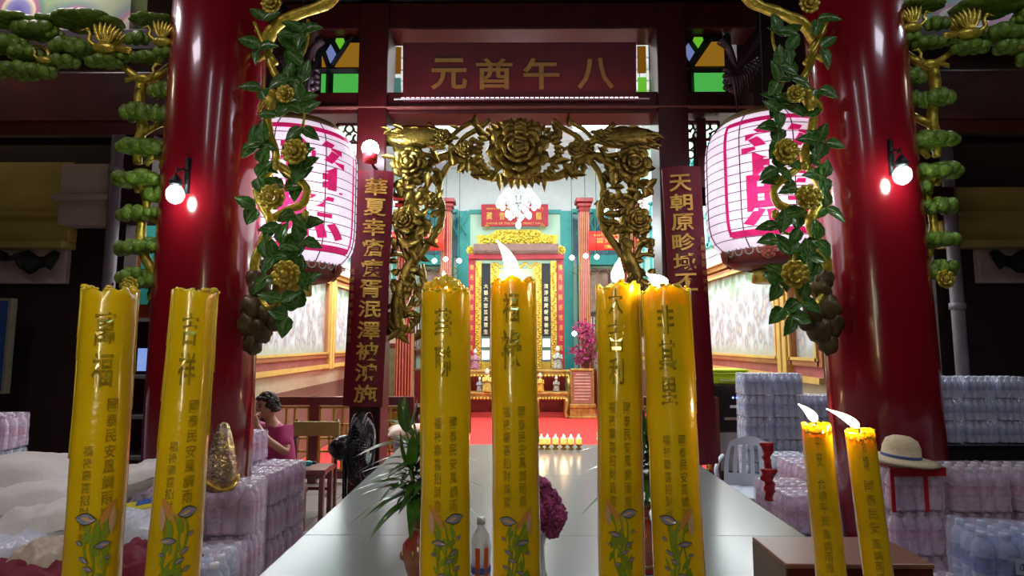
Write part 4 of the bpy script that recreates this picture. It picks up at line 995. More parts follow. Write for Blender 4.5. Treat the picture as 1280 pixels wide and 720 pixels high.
def pack(kind,detail,loc,rz,label,group,h=.2,ribbon=False,hold=None):
    p=pack_proto(kind,detail,h,ribbon=ribbon); t,first,_,_=p
    if first[0]: first[0]=False; o=t
    else: kids(t); o=copy_tree(t)
    o.location=loc; o.rotation_euler=(0,0,rz); o['label']=label; o['category']='bottled water'; o['group']=group
    return o
ORD=['bottom','second','third','fourth','fifth','sixth','seventh']
def pile(x0,y0,rz,nx,ny,heights,kind,detail,desc,group,h=.2,along='x',z0=0.0,jit=.008,skip=(),dirx=('left','right')):
    """grid of stacks; x0,y0 = centre of first stack, rz = rotation of the whole pile"""
    r=.0325*(h/.2); W=4*r*2.02+.034; D=3*r*2.02+.034; rnd=random.Random(int(x0*100+y0*10)); ca,sa=cos(rz),sin(rz)
    for j in range(ny):
        for i in range(nx):
            H=heights[j][i] if isinstance(heights[0],(list,tuple)) else heights[j]
            for k in range(H):
                if (i,j,k) in skip: continue
                dx=i*W;dy=j*D; jx=rnd.uniform(-1,1)*jit*.2; jy=rnd.uniform(-1,1)*jit*.2
                kk=kind if isinstance(kind,str) else kind(i,j,k)
                top=' (topmost)' if k==H-1 else ''
                col='' if nx==1 else ', '+('leftmost','second','third','fourth','fifth','sixth','seventh','eighth','ninth')[i] + ' stack' if nx>2 else ', %s stack'%dirx[i]
                row='' if ny==1 else ' of the %s row'%(('front','second','third','fourth','fifth','sixth','rearmost','x')[j])
                lay='topmost layer' if k==H-1 else '%s layer'%ORD[k]
                pack(kk,detail,(x0+ca*(dx+jx)-sa*(dy+jy),y0+sa*(dx+jx)+ca*(dy+jy),z0+k*(h+.0055)+.001),rz,'%s, %s%s%s'%(desc,lay,col,row),group,h=h)
G1='packs of bottled water'
# left, in front of the red pillar
pile(-1.54,2.30,R(8),2,2,[[5,4],[5,5]],'pink',True,'pinkish bottled water before left pillar','water packs in front of the left pillar',jit=.01)
pack('clear',True,(-1.02,1.80,.785),R(12),'single clear water pack lowest in front, close to the offering table corner','water packs in front of the left pillar')
# left, behind the pillar side
pile(-1.98,3.56,R(-8),2,3,[[4,4],[5,4],[5,4]],'pink',True,'lilac water pack right of left pillar','water packs beside the left pillar')
# far left
pile(-3.35,3.3,R(4),2,1,[[6,6]],lambda i,j,k:'pink' if k%2 else 'clear',False,'water pack at far left under display','water packs at the far left edge')
# right: long pile beside the table
pile(2.02,3.60,R(0),2,4,[[4,4],[4,4],[4,4],[4,4]],lambda i,j,k:'pink' if (i+j+k)%3 else 'clear',True,'lilac water pack beside table right edge','water packs beside the right table edge')
pile(1.60,3.0,R(0),1,3,[[3],[4],[4]],lambda i,j,k:'pink' if (j+k)%3 else 'clear',True,'lilac water pack between table and right pillar','water packs beside the right table edge')
# hat pile before the right pillar
GR='water packs before the right pillar'; HH=.18; ST=HH+.0055
pile(1.42,2.24,R(4),4,1,[[4,4,5,5]],'pink',True,'pinkish water pack, front row below hat',GR,h=HH)
for k in range(6):
    lb='water pack with red straps directly under the straw hat' if k==5 else 'pink water pack in the column under the straw hat, %s layer'%ORD[k]
    pack('pink',True,(1.72,2.57,k*ST+.001),R(3),lb,GR,h=HH,ribbon=(k==5))
pile(1.985,2.55,R(0),3,1,[[6,6,6]],'pink',True,'rosy water pack right of straw hat',GR,h=HH)
# blue labelled packs, lower right corner
pile(1.66,1.98,R(-14),2,1,[[5,5]],'blue',True,'deep blue labelled water pack at lower right','blue water packs at the lower right')
pile(1.32,1.72,R(-20),2,1,[[4,4]],'blue',True,'deep blue labelled water pack nearest table corner','blue water packs at the lower right')
# tall stack by the dispenser
pile(2.17,5.18,R(0),3,1,[[7,7,6]],'clear',False,'bluish water pack in tall stack beside the dispenser','tall stack beside the water dispenser',h=.19)
# black table with small-bottle packs on the far right
tt=thing('black_table','long black table carrying bottled water to the right of the right pillar','table',(4.3,4.05,0))
MB().bx(-1.6,1.3,-.35,.22,.94,.984).build('table_top',BLKG,tt,bevel=.005); MB().bx(-1.6,1.3,-.36,-.34,.45,.96).build('black_cloth',BLACK,tt)
for x in(-1.5,1.25):
    for y in(-.3,.18): MB().bx(x-.03,x+.03,y-.03,y+.03,0,.94).build('leg',BLACK,tt)
pile(2.86,3.84,R(0),9,1,[[3,3,3,2,3,3,3,3,3]],'clear',False,'small bottle pack on black table','packs on the black table',h=.14,z0=.985)
for o in [q for q in bpy.data.objects if q.get('group')=='packs on the black table']:
    i=round((o.location.x-2.86)/.2178); k=round((o.location.z-.985)/.1455)
    o['label']='small water pack on the black table, %s layer, %s stack from the pillar'%(('lowest','middle','upper')[k],('first','second','third','fourth','fifth','sixth','seventh','eighth','ninth')[i])
# straw hat
c=V((1.70,2.54,6*ST+.014))
t=thing('straw_hat','cream straw hat with a thin blue band resting on the red-strapped water pack','hat',c,rot=(R(2),R(4),0)); t.scale=(.88,.88,.88)
HAT=mat('cream_straw',(.80,.66,.42),.7,var=.06,vs=60,bump=.5,bs=160)


MB().lathe([(.165,.004),(.17,.008),(.12,.016),(.088,.022),(.084,.07),(.070,.105),(.04,.122),(.0,.124),(.0,.118),(.04,.116),(.066,.10),(.079,.07),(.083,.022),(.083,.012),(.12,.008),(.165,.0)],n=48,fn=lambda a,z:1+.03*sin(2*a)).build('hat_body',HAT,t)
MB().lathe([(.0895,.022),(.0905,.024),(.0895,.034),(.088,.036)],n=48,fn=lambda a,z:1+.03*sin(2*a)).build('hat_band',mat('blue_band',(.08,.12,.35),.5),t)
# red plastic bags knotted between the packs
for i,(px,py,Y,h) in enumerate(((966,572,3.30,.17),(968,606,3.22,.17))):
    c=at(px,py,Y); c.x-=.03; t=thing('red_plastic_bag','crumpled red plastic bag strip hanging on the lilac packs, %s one'%('upper','lower')[i],'bag',c+V((0,-.0,-h/2)),group='red plastic bags on the packs'); mb=MB(); n=14;vs=[];fs=[]
    for j in range(n+1):
        v=j/n
        for q in range(9):
            a=2*PI*q/9; w=.036*(.62+.5*v*v+.25*noise.noise(V((v*2.3,i*3.1,.5)))); vs.append(V((w*cos(a)*(1+.3*noise.noise(V((a*2,v*9,i))))+.02*noise.noise(V((v*5,i,2))),.016*sin(a)+.012*noise.noise(V((v*9,a,i))),h*v)))
    for j in range(n):
        for q in range(9): fs.append((j*9+q,j*9+(q+1)%9,(j+1)*9+(q+1)%9,(j+1)*9+q))
    fs.append(tuple(range(8,-1,-1))); fs.append(tuple(n*9+q for q in range(9)))
    mb.add(vs,fs); o=mb.build('bag_skin',mat('red_plastic_film',(.55,.02,.02),.25,var=.3,vs=30),t)
# ================================================================ HALL INTERIOR
def column(x,y,z1,label):
    t=thing('hall_column',label,'column',(x,y,.022),group=None)
    MB().bx(-.12,.12,-.12,.12,.35,z1-.28).build('shaft',mat('column_red',(.30,.012,.012),.35),t,bevel=.01)
    g=MB()
    for q in(-.09,-.045,0,.045,.09):
        for f_ in(-1,1): g.bx(q-.004,q+.004,f_*.122-.004,f_*.122+.004,.4,z1-.34); g.bx(f_*.122-.004,f_*.122+.004,q-.004,q+.004,.4,z1-.34)
    g.build('gilded_flute',mat('pale_gold_line',(.75,.5,.25),.4,metal=.2),t)
    MB().bx(-.14,.14,-.14,.14,z1-.30,z1-.24).bx(-.17,.17,-.17,.17,z1-.2,z1-.12).bx(-.21,.21,-.21,.21,z1-.1,z1).box((0,0,z1-.17),(.26,.26,.14)).build('capital',MC['column_red'],t,bevel=.015)
    MB().bx(-.2,.2,-.2,.2,0,.12).bx(-.16,.16,-.16,.16,.12,.35).build('pedestal',WDRED,t,bevel=.015)
for s in(-1,1):
    column(s*1.68,13.5,5.1,'slender red fluted column with gold lines beside the altar, on the %s'%('left' if s<0 else 'right'))
    column(s*1.78+.03,8.9,3.95,'red fluted column with gold lines standing behind the arch, on the %s'%('left' if s<0 else 'right'))
# back wall dressing
b=MB()
for s in(-1,1):
    b.bx(*sorted((s*1.18,s*1.5)),14.38,14.5,0,5.05,0); b.bx(*sorted((s*1.5,s*3)),14.36,14.5,5.0,5.1,0)
    for k in range(5): b.bx(*sorted((s*(1.75+k*.3),s*(1.79+k*.3))),14.3,14.4,3.9,5.05,0)
    b.bx(*sorted((s*1.6,s*3)),14.2,14.45,3.66,3.86,0); b.bx(*sorted((s*1.6,s*3)),14.15,14.45,3.60,3.66,0); b.bx(*sorted((s*1.6,s*3)),14.25,14.45,2.1,2.2,0)
    b.bx(*sorted((s*1.6,s*1.7)),14.25,14.45,0,3.7,0)
b.bx(-1.2,1.2,14.36,14.5,4.98,5.08,0); b.bx(-1.2,1.2,14.42,14.5,0,5.0,1)
for s in(-1,1): b.bx(*sorted((s*1.5,s*3)),14.44,14.5,0,3.6,1); b.bx(*sorted((s*1.5,s*3)),14.44,14.5,3.86,5.0,2)
struct('trim_back_wall',b,[TEAL,MINT,mat('dark_teal_glass',(.12,.20,.25),.3)])  # upper side panes are a plain dark teal
for s in(-1,1):   # diagonal lattice transoms and side altar rooms
    l=MB()
    for k in range(7):
        x=s*(1.55+k*.22); l.tube([(x,14.12,4.35),(x+.3,14.12,5.0)],.018,5); l.tube([(x+.3,14.12,4.35),(x,14.12,5.0)],.018,5)
    tag(l.build('lattice_transom',TEAL,loc=(s*2.2,14.3,4.35)),'teal diagonal lattice above the red banner on the %s'%('left','right')[s>0],'lattice')
    t=thing('side_altar','shallow side altar with framed portrait and fretwork on the %s of the main altar'%('left','right')[s>0],'altar',(s*2.1,14.25,.022))
    MB().bx(-.42,.42,-.15,.2,0,.9).build('cabinet',WDRED,t,bevel=.01)
    f=MB(); f.bx(-.32,-.26,-.1,0,2.4,3.4).bx(.26,.32,-.1,0,2.4,3.4).bx(-.32,.32,-.1,0,3.4,3.46).bx(-.32,.32,-.1,0,2.36,2.42); f.build('picture_frame',WDRED,t)
    MB().bx(-.26,.26,-.04,0,2.42,3.4).build('picture',mat('brown_portrait',(.35,.20,.14),.6,col2=(.55,.45,.36),vs=3),t)
    fr=MB()
    for k in range(6):
        for j in(-1,1): fr.tube([V((-.55+k*.22+.09*cos(a),-.12,3.42+.09*sin(a))) for a in [q*PI/4 for q in range(9)]],.014,5)
    fr.build('fretwork',mat('gold_fret',(.6,.5,.25),.4,metal=.5),t)
    sh=MB()
    for z in(.95,1.45,1.95,2.3): sh.bx(-.45,.45,-.15,.15,z-.03,z)
    for x in(-.45,-.15,.15,.45): sh.bx(x-.02,x+.02,-.15,.15,.9,2.3)
    sh.build('shelving',mat('reddish_shelf',(.3,.08,.05),.4),t)
    sc3=MB()
    for k in range(12): sc3.tube([(-.4+k*.07,-.17,1.5),(-.4+k*.07,-.17,2.25)],.014,6)
    sc3.build('scrolls',mat('white_scrolls',(.8,.8,.8),.5),t)
# banners
def banner(x0,x1,Y,label,l1,l2,l3,dirn):
    z0=pz(313,Y);z1=pz(289,Y); t=thing('red_banner',label,'banner',((x0+x1)/2,Y,z0)); w=x1-x0;h=z1-z0
    nb=MB(); n=16; vs=[];fs=[]
    for i in range(n+1):
        for z in(0,h): 
            for d in(0,.015): vs.append(V((-w/2+w*i/n,d+.02*sin(i*1.1),z)))
    for i in range(n):
        a=i*4; fs+=[(a,a+4,a+6,a+2),(a+1,a+3,a+7,a+5),(a,a+1,a+5,a+4),(a+2,a+6,a+7,a+3)]
    nb.add(vs,fs); nb.build('cloth',mat('banner_red',(.70,.03,.02),.6,var=.05),t)
    b=MB(); T=lambda c,zz:plane_T((c,-.03,zz),(1,0,0),(0,0,1))
    put_text(b,l1,T(0,h*.80),w=w*.85,h=h*.15,off=.01);put_text(b,l2,T(0,h*.50),w=w*.8,h=h*.26,off=.01);put_text(b,l3,T(0,h*.18),w=w*.55,h=h*.18,off=.01)
    b.build('lettering',mat('banner_yellow',(.9,.45,.08),.5),t)
banner(pxx(484,13.2),pxx(553,13.2),13.2,'red banner with yellow writing and 1903 strung left of the altar','แห่งศาลเจ้า องค์','普光 1903','報德堂',-1)
banner(pxx(738,13.2),pxx(823,13.2),13.2,'red banner with yellow Thai and Chinese writing strung right of the altar','แห่งจีรังงาน 1903','普光歸多 1903','堂多',1)
# main altar
ax_=pxx(645,13.6); Y=13.4
t=thing('main_altar','tall carved altar shrine with gilded crest and red columns, far in the hall','altar',(ax_,Y,.022))
L_=lambda px,py: (at(px,py,Y).x-ax_, at(px,py,Y).z)
for s in(-1,1):
    x=s*1.06; z1=L_(697,318)[1]
    MB().bx(x-.08,x+.08,-.1,.1,.12,z1).build('column',mat('altar_red',(.38,.02,.035),.35),t,bevel=.01)
    for k,c in enumerate('佛光普照慈悲濟世萬民安康'): b=MB(); put_text(b,c,plane_T((x,-.105,z1-.35-k*.24),(1,0,0),(0,0,1)),w=.09,h=.13); b.build('character',GTXT,t)
    x=s*.90; MB().bx(x-.07,x+.07,-.08,.08,.9,3.55).build('carved_panel',GOLDL,t)
    x=s*.72; MB().bx(x-.10,x+.10,-.05,.05,1.75,3.5).build('black_board',BLACK,t)
    b=MB()
    for k,c in enumerate('大慈大悲普渡眾生' if s<0 else '清淨莊嚴報德善堂'): put_text(b,c,plane_T((x,-.056,2.95-k*.155),(1,0,0),(0,0,1)),w=.10,h=.11,off=.01)
    b.build('lettering',mat('pale_gold_text',(.8,.7,.4),.4),t)
    MB().bx(x-.09,x+.09,-.06,.05,1.50,1.70).build('small_lit_panel',mat('violet_lit_panel',(.5,.5,.6),.4,emit=(.45,.45,.9),es=.8 if s<0 else .15),t)
    MB().bx(x-.09,x+.09,-.06,.05,1.20,1.42).build('small_lit_panel',MC['violet_lit_panel'],t)
    MB().bx(x-.1,x+.1,-.05,.05,.95,1.15).build('gilded_square',GOLDL,t)
    x=s*.54; MB().bx(x-.07,x+.07,-.08,.06,.9,3.5).build('carved_panel',GOLDL,t)
    x=s*.44; MB().bx(x-.025,x+.025,-.1,.06,.9,3.4).build('inner_gilded_strip',GOLDL,t)
rnd=random.Random(5)
for s in(-1,1):
    for x in(s*.90,s*.54):
        b=MB()
        for k in range(46): b.ell((x+rnd.uniform(-.05,.05),-.09,.95+k*.055),(.03,.03,.028),n=7,k=4,nz=.4)
        b.build('carved_relief',GOLDL,t)
b=MB()
for k in range(30): b.ell((-.55+k*.038,-.09,3.45+.05*sin(k)),(.035,.03,.035),n=7,k=4,nz=.4)
b.build('carved_relief',GOLDL,t)
MB().bx(-.42,.42,.2,.24,.9,3.4).build('niche_back',mat('lit_niche',(.35,.62,.5),.5,emit=(.35,.85,.65),es=.45,col2=(.6,.5,.2),vs=6),t)
xr0,xr1=L_(594,300)[0],L_(696,300)[0]; zr0=L_(645,320)[1]; zr1=L_(645,308)[1]; zc1=L_(645,290)[1]
rf=MB(); rf.bx(xr0-.02,xr1+.02,-.25,.3,zr0,zr1); 
for k in range(52): x=xr0+(xr1-xr0)*(k+.5)/52; rf.tube([(x,-.27,zr0+.02),(x,-.18,zr1)],.016,6)
rf.build('tiled_roof',mat('brown_roof_tile',(.22,.12,.10),.5),t)
MB().bx(-1.14,1.14,-.2,.1,zr0-.12,zr0).build('red_beam',MC['altar_red'],t,bevel=.01)
cr=MB(); x0c,x1c=L_(603,300)[0],L_(690,300)[0]; poly=[(x0c-.1,zr1),(x1c+.1,zr1),(x1c+.13,zr1+.22),(x1c-.2,zr1+.24),(x1c-.35,zc1),(x0c+.35,zc1),(x0c+.2,zr1+.24),(x0c-.13,zr1+.22)]
cr.prism(poly,lambda x,y,z:V((x,-.16+z,y)),.05)
for k in range(170):
    x=rnd.uniform(x0c,x1c); z=rnd.uniform(zr1+.04,zc1-.04 if abs(x)<.55 else zr1+.2); cr.ell((x,-.17,z),(.04,.03,.035),n=7,k=4,nz=.5)
cr.build('gilded_crest',mat('yellow_gilding',(.72,.52,.05),.35,metal=.4,var=.3,vs=20),t)
for s in(-1,1):
    c=V((s*1.08,-.1,zr0+.1)); fl=flower(c,.12,seed=3); fl.build('corner_ornament',MC['yellow_gilding'],t)
MB().bx(-1.15,1.15,-.2,.3,0,.9).build('base_cabinet',WDRED,t,bevel=.01)
light('altar_light','POINT',(ax_,Y-.35,3.1),14,(.8,1,.85),.1)
# plaque
Yp=14.25; x0,x1=pxx(601,Yp),pxx(686,Yp); z0=pz(283,Yp);z1=pz(256,Yp); w=x1-x0;h=z1-z0
t=thing('hall_plaque','red plaque with gold characters high above the main altar','sign',((x0+x1)/2,Yp,z0),rot=(R(8),0,0))
MB().bx(-w/2,w/2,0,.06,0,h).build('panel',mat('plaque_red',(.50,.02,.04),.4),t,bevel=.01)
b=MB(); T=lambda c,zz:plane_T((c,-.006,zz),(1,0,0),(0,0,1))
put_text(b,'พระโพธิสัตว์แห่งศาลเจ้า',T(0,h*.82),w=w*.85,h=h*.12); put_text(b,'SHRINE OF THE GREAT MERCY HALL',T(0,h*.14),w=w*.86,h=h*.09)
for k,c in enumerate('藏音大龍'): put_text(b,c,T((-.38,-.19,.10,.36)[k]*w,h*.48),w=w*.085,h=h*.34,off=.01)
b.build('lettering',GTXT,t)
b=MB()
for s in(-1,1): b.tube([V((s*w*.42+.05*cos(a),0,-.02+.05*sin(a))) for a in [q*PI/6 for q in range(13)]],.012,6)
b.build('hanging_ring',GOLDL,t)
# chandeliers
def chand(px,py,Y,s,label,n=10):
    c=at(px,py,Y); t=thing('chandelier',label,'chandelier',c)
    fr=MB(); fr.tube([(0,0,.12*s),(0,0,6.2-c.z)],.008,6); fr.lathe([(.01,.2*s),(.05*s,.15*s),(.03*s,.05*s),(.06*s,0),(.03*s,-.1*s),(.01,-.3*s)],n=14)
    bl=MB(); gl=MB()
    pos=[]
    for k in range(n):
        a=2*PI*k/n; pos.append(V((.30*s*cos(a),.30*s*sin(a),.02*s)))
    for k in range(n//2+1): a=2*PI*k/(n//2+1)+.3; pos.append(V((.17*s*cos(a),.17*s*sin(a),-.14*s)))
    pos.append(V((0,0,-.30*s)))
    for p in pos: fr.tube([(0,0,p.z+.03*s),(p.x*.6,p.y*.6,p.z-.04*s),p+V((0,0,.04*s))],.006*s+.003,6)
    fr.build('arm_frame',mat('chrome',(.6,.6,.62),.2,metal=.9),t)
    for i,p in enumerate(pos): 
        if i==0: b0=MB().ell((0,0,0),(.040*s,.040*s,.060*s),n=12,k=8).build('bulb',emis('chandelier_bulb',(.85,.97,1),5),t); b0.location=p
        else: q=b0.copy();COL.objects.link(q);q.parent=t;q.location=p
    for k in range(40):
        a=2*PI*k/40
        for j in range(4): gl.ell((.30*s*cos(a)*(1-.1*j),.30*s*sin(a)*(1-.1*j),.10*s+.04*s*j),(.012*s,.012*s,.014*s),n=6,k=4)
    gl.build('crystal_drops',mat('crystal',(.8,.85,.85),.1,spec=1),t)
    light('chandelier_light','POINT',c+V((0,0,-.45*s)),110*s,(.88,.97,1),.25)
chand(648,257,9.6,1.15,'large glowing chandelier with clustered white bulbs in the middle of the hall')
chand(498,252,9.6,.7,'small chandelier glimpsed through the left foot of the gilded arch',6)
chand(772,266,9.8,.7,'small chandelier glimpsed through the right foot of the gilded arch, lower one',6)
chand(803,252,9.0,.6,'small chandelier beside the right post behind the gilded arch',6)
for i,(px,py,lb) in enumerate(((543,326,'left of the left altar column'),(557,324,'in front of the left altar column'),(574,326,'right of the left altar column'),(715,322,'left of the right altar column'),(732,320,'in front of the right altar column'),(746,321,'right of the right altar column'),(718,417,'beside the magenta blossom'))):
    c=at(px,py,12.9); t=thing('globe_lamp','small white globe lamp hanging %s'%lb,'lamp',c)
    MB().ell((0,0,0),.055,n=12,k=8).build('globe',emis('small_globe',(.9,1,1),12),t); MB().tube([(0,0,.05),(0,0,6.2-c.z if py<400 else .3)],.006,5).build('cord',BLACK,t)
# altar tables, figures, notice, flowers
def atable(x,Y,w,h,label,d=.35):
    t=thing('altar_table',label,'table',(x,Y,.02))
    MB().bx(-w/2,w/2,-d/2,d/2,h-.05,h).bx(-w/2+.03,w/2-.03,-d/2+.02,d/2-.02,h-.14,h-.05).build('table_top',mat('gilded_table',(.55,.33,.08),.35,metal=.4,var=.25,vs=10),t,bevel=.008)
    for sx in(-1,1):
        for sy in(-1,1):
            x_=sx*(w/2-.05);y_=sy*(d/2-.05); MB().tube([(x_,y_,h-.12),(x_+sx*.03,y_,h*.6),(x_-sx*.0,y_,h*.2),(x_+sx*.03,y_,.03),(x_+sx*.03,y_,0)],[.045,.05,.03,.045,.03],8).build('leg',MC['gilded_table'],t)
    b=MB()
    for k in range(9): b.ell((-w/2+.08+(w-.16)*k/8,-d/2-.005,h-.13),(.03,.02,.03),n=7,k=4,nz=.4)
    b.build('carved_apron',GOLDL,t)
atable(pxx(598,12.3),12.3,.75,.55,'low gilded altar table between the two centre-left candles'); atable(pxx(689,12.3),12.3,.68,.55,'low gilded altar table right of the tallest flame candle')
atable(pxx(598,12.7),12.75,.8,1.0,'tall gilded altar table behind the left low one',d=.3); atable(pxx(690,12.7),12.75,.8,1.0,'tall gilded altar table behind the right low one',d=.3)
def figurine(px,Y,z,s,label,col):
    t=thing('figurine',label,'statue',(pxx(px,Y),Y,z))
    m=mat('figurine_%s'%col[0],col[1],.4,var=.3,vs=20)
    MB().lathe([(.09*s,0),(.10*s,.03*s),(.085*s,.12*s),(.07*s,.22*s),(.05*s,.30*s),(.025*s,.33*s)],n=16,fn=lambda a,z:1+.08*sin(a*5)).build('robe',m,t)
    MB().ell((0,0,.385*s),(.045*s,.045*s,.055*s),n=12,k=8).ell((0,0,.43*s),(.03*s,.03*s,.03*s),n=8,k=6).build('head',mat('pale_porcelain',(.65,.6,.5),.3),t)
    MB().tube([(-.065*s,0,.28*s),(-.08*s,-.05*s,.2*s),(0,-.1*s,.23*s)],[.025*s,.022*s,.015*s],8).tube([(.065*s,0,.28*s),(.08*s,-.05*s,.2*s),(0,-.1*s,.23*s)],[.025*s,.022*s,.015*s],8).build('arms',m,t)
figurine(697,12.7,1.03,1.15,'grey praying child figurine on the tall altar table, right of centre',('grey',(.42,.42,.33)))
figurine(594,12.7,1.03,1.0,'pinkish robed figurine on the tall altar table, left of centre',('pink',(.45,.2,.28)))
figurine(609,12.2,.57,1.1,'yellow-gold figurine on the left low altar table',('gold',(.7,.5,.1)))
figurine(675,12.2,.57,.9,'golden lion-like figurine on the right low altar table',('amber',(.75,.42,.05)))
figurine(600,12.3,.57,.7,'small grey stone figurine on the left low altar table',('stone',(.35,.35,.36)))
figurine(695,12.3,.57,.75,'small grey-brown figurine on the right low altar table',('umber',(.35,.3,.25)))
t=thing('notice_stand','brown notice board in a gilded frame standing on the carpet right of the altar tables','sign',(pxx(727,12.2),12.2,.02))
MB().bx(-.22,.22,-.03,.03,.30,1.0).build('board',mat('notice_brown',(.32,.12,.08),.5),t,bevel=.01)
b=MB(); b.bx(-.25,-.22,-.05,.05,.28,1.03).bx(.22,.25,-.05,.05,.28,1.03).bx(-.25,.25,-.05,.05,1.0,1.05).bx(-.28,.28,-.1,.1,.22,.30).bx(-.3,.3,-.12,.12,0,.05).bx(-.27,.27,-.08,.08,.05,.22); b.build('gilded_frame',MC['gilded_table'],t,bevel=.008)
b=MB()
for k in range(9): b.bx(-.17+(.04 if k==0 else 0),.17-(.04 if k in(0,8) else 0),-.036,-.031,.92-k*.066,.935-k*.066)
b.build('text_lines',mat('pale_text_line',(.7,.5,.42),.5),t)
c=V((pxx(733,12.6),12.6,.02))
t=thing('blossom_arrangement','tall spray of magenta blossoms in a vase to the right of the altar','flowers',c)
MB().lathe([(.10,0),(.12,.03),(.07,.1),(.13,.45),(.16,.7),(.09,.9),(.11,1.0),(.06,1.0)],n=20).build('vase',mat('cream_vase',(.6,.45,.35),.3),t)
b=MB();s_=MB(); rnd=random.Random(4)
for k in range(46):
    a=rnd.uniform(0,2*PI);r=rnd.uniform(.05,.34)*(1.15-.3*rnd.random()); z=rnd.uniform(1.15,2.0); tip=V((r*cos(a),r*sin(a)*.7,z)); s_.tube([(0,0,.95),tip*.5+V((0,0,.55)),tip],.006,4)
    for j in range(9): q=tip+V((rnd.gauss(0,.05),rnd.gauss(0,.05),rnd.gauss(0,.06))); b.leaf(q,V((rnd.uniform(-1,1),rnd.uniform(-1,1),rnd.uniform(-.3,1))),V((0,-1,.1)),.08,.05,seg=3,curl=.3)
b.build('blossoms',mat('magenta_blossom',(.42,.02,.14),.6,var=.35,vs=30),t); s_.build('stems',BROWN,t)
# fences across the hall mouth
def fence(x0,x1,label):
    t=thing('temple_fence',label,'fence',((x0+x1)/2,6.75,0)); w=x1-x0
    b=MB(); b.bx(-w/2,w/2,-.04,.04,.90,1.0); b.bx(-w/2,w/2,-.03,.03,.05,.14)
    n=max(1,round(w/.55)); 
    for k in range(n+1): x=-w/2+w*k/n; b.bx(x-.05,x+.05,-.045,.045,0,1.0)
    b.build('rails_and_posts',WDRED,t,bevel=.006)
    g=MB()
    for k in range(n):
        a=-w/2+w*k/n+.06; c=-w/2+w*(k+1)/n-.06
        g.bx(a,a+.02,-.015,.015,.14,.88);g.bx(c-.02,c,-.015,.015,.14,.88);g.bx(a,c,-.015,.015,.86,.885);g.bx(a,c,-.015,.015,.14,.165)
        m_=(a+c)/2
        for q in(-.05,.05): g.bx(m_+q-.012,m_+q+.012,-.012,.012,.16,.87)
        for z in(.35,.5,.66): g.bx(a,c,-.012,.012,z,z+.022)
        g.bx(m_-.11,m_-.09,-.012,.012,.35,.66);g.bx(m_+.09,m_+.11,-.012,.012,.35,.66)
    g.build('gilded_lattice',mat('fence_gold',(.50,.32,.05),.4,metal=.3),t)
fence(-2.95,-1.25,'dark red fence with gold lattice across the hall mouth behind the seated person'); fence(1.45,2.35,'short dark red fence with gold lattice behind the right couplet board')
# dark red table left of centre
t=thing('carved_side_table','dark red carved side table behind the cushion, left of the giant candles','table',(pxx(498,7.3),7.3,.02))
MB().bx(-.42,.36,-.2,.2,.76,.82).build('table_top',WDRED,t,bevel=.01)
for x in(-.33,.27):
    for y in(-.14,.14): MB().tube([(x,y,.76),(x*1.05,y,.6),(x*.95,y,.2),(x*1.08,y,0)],[.04,.045,.025,.035],8).build('leg',WDRED,t)
MB().bx(-.28,.22,-.16,-.13,.35,.74).build('panel',MC['fence_gold'],t); MB().bx(-.3,.24,-.15,.15,.1,.16).build('lower_shelf',WDRED,t)
t=thing('wall_cabinet','dark wooden cabinet seen left of the burnt-down candle below the arch foot','cabinet',(pxx(487,9.8),9.8,.02))
MB().bx(-.28,.28,-.2,.2,0,1.55).build('body',mat('brown_cabinet',(.18,.07,.04),.4),t,bevel=.01); MB().bx(-.3,.3,-.22,.22,1.55,1.6).build('top',WDRED,t); 
for s in(-1,1): MB().bx(*sorted((s*.01,s*.26)),-.22,-.2,.1,1.5).build('door',mat('green_brown_door',(.14,.13,.05),.4),t,bevel=.005)
# floor fan
c=V((pxx(455,3.86),3.86,0)); t=thing('floor_fan','large black floor fan seen from the side beneath the left couplet board','fan',c,rot=(0,0,R(92))); t.scale=(.78,.78,.78)
f=MB()
for r in(.30,.24,.17,.10): 
    for d in(-.07,.07): f.tube([V((r*cos(a),d*(1-.3*r/.3),1.20+r*sin(a))) for a in [q*PI/16 for q in range(33)]],.005,5)
for k in range(64):
    a=2*PI*k/64; f.tube([(.05*cos(a),-.08,1.20+.05*sin(a)),(.2*cos(a),-.08,1.20+.2*sin(a)),(.30*cos(a),0,1.20+.30*sin(a)),(.2*cos(a),.08,1.20+.2*sin(a)),(.05*cos(a),.08,1.20+.05*sin(a))],.0055,4)
f.build('guard_cage',BLKG,t)
f=MB()
for k in range(4):
    a=PI/2*k; M=Euler((0,a,0)).to_matrix()@Euler((0,0,.5)).to_matrix(); f.ell(V((.14*cos(-a),0,1.20+.14*sin(-a))),(.15,.012,.10),M,n=12,k=6)
f.build('blades',BLACK,t)
MB().ell((0,.14,1.20),(.11,.14,.11),n=14,k=8).build('motor',BLKG,t); MB().tube([(0,.14,1.15),(0,.12,.05)],.02,10).lathe([(.2,0),(.2,.03),(.05,.06)],c=(0,.12,0),n=24).build('stand',BLKG,t)
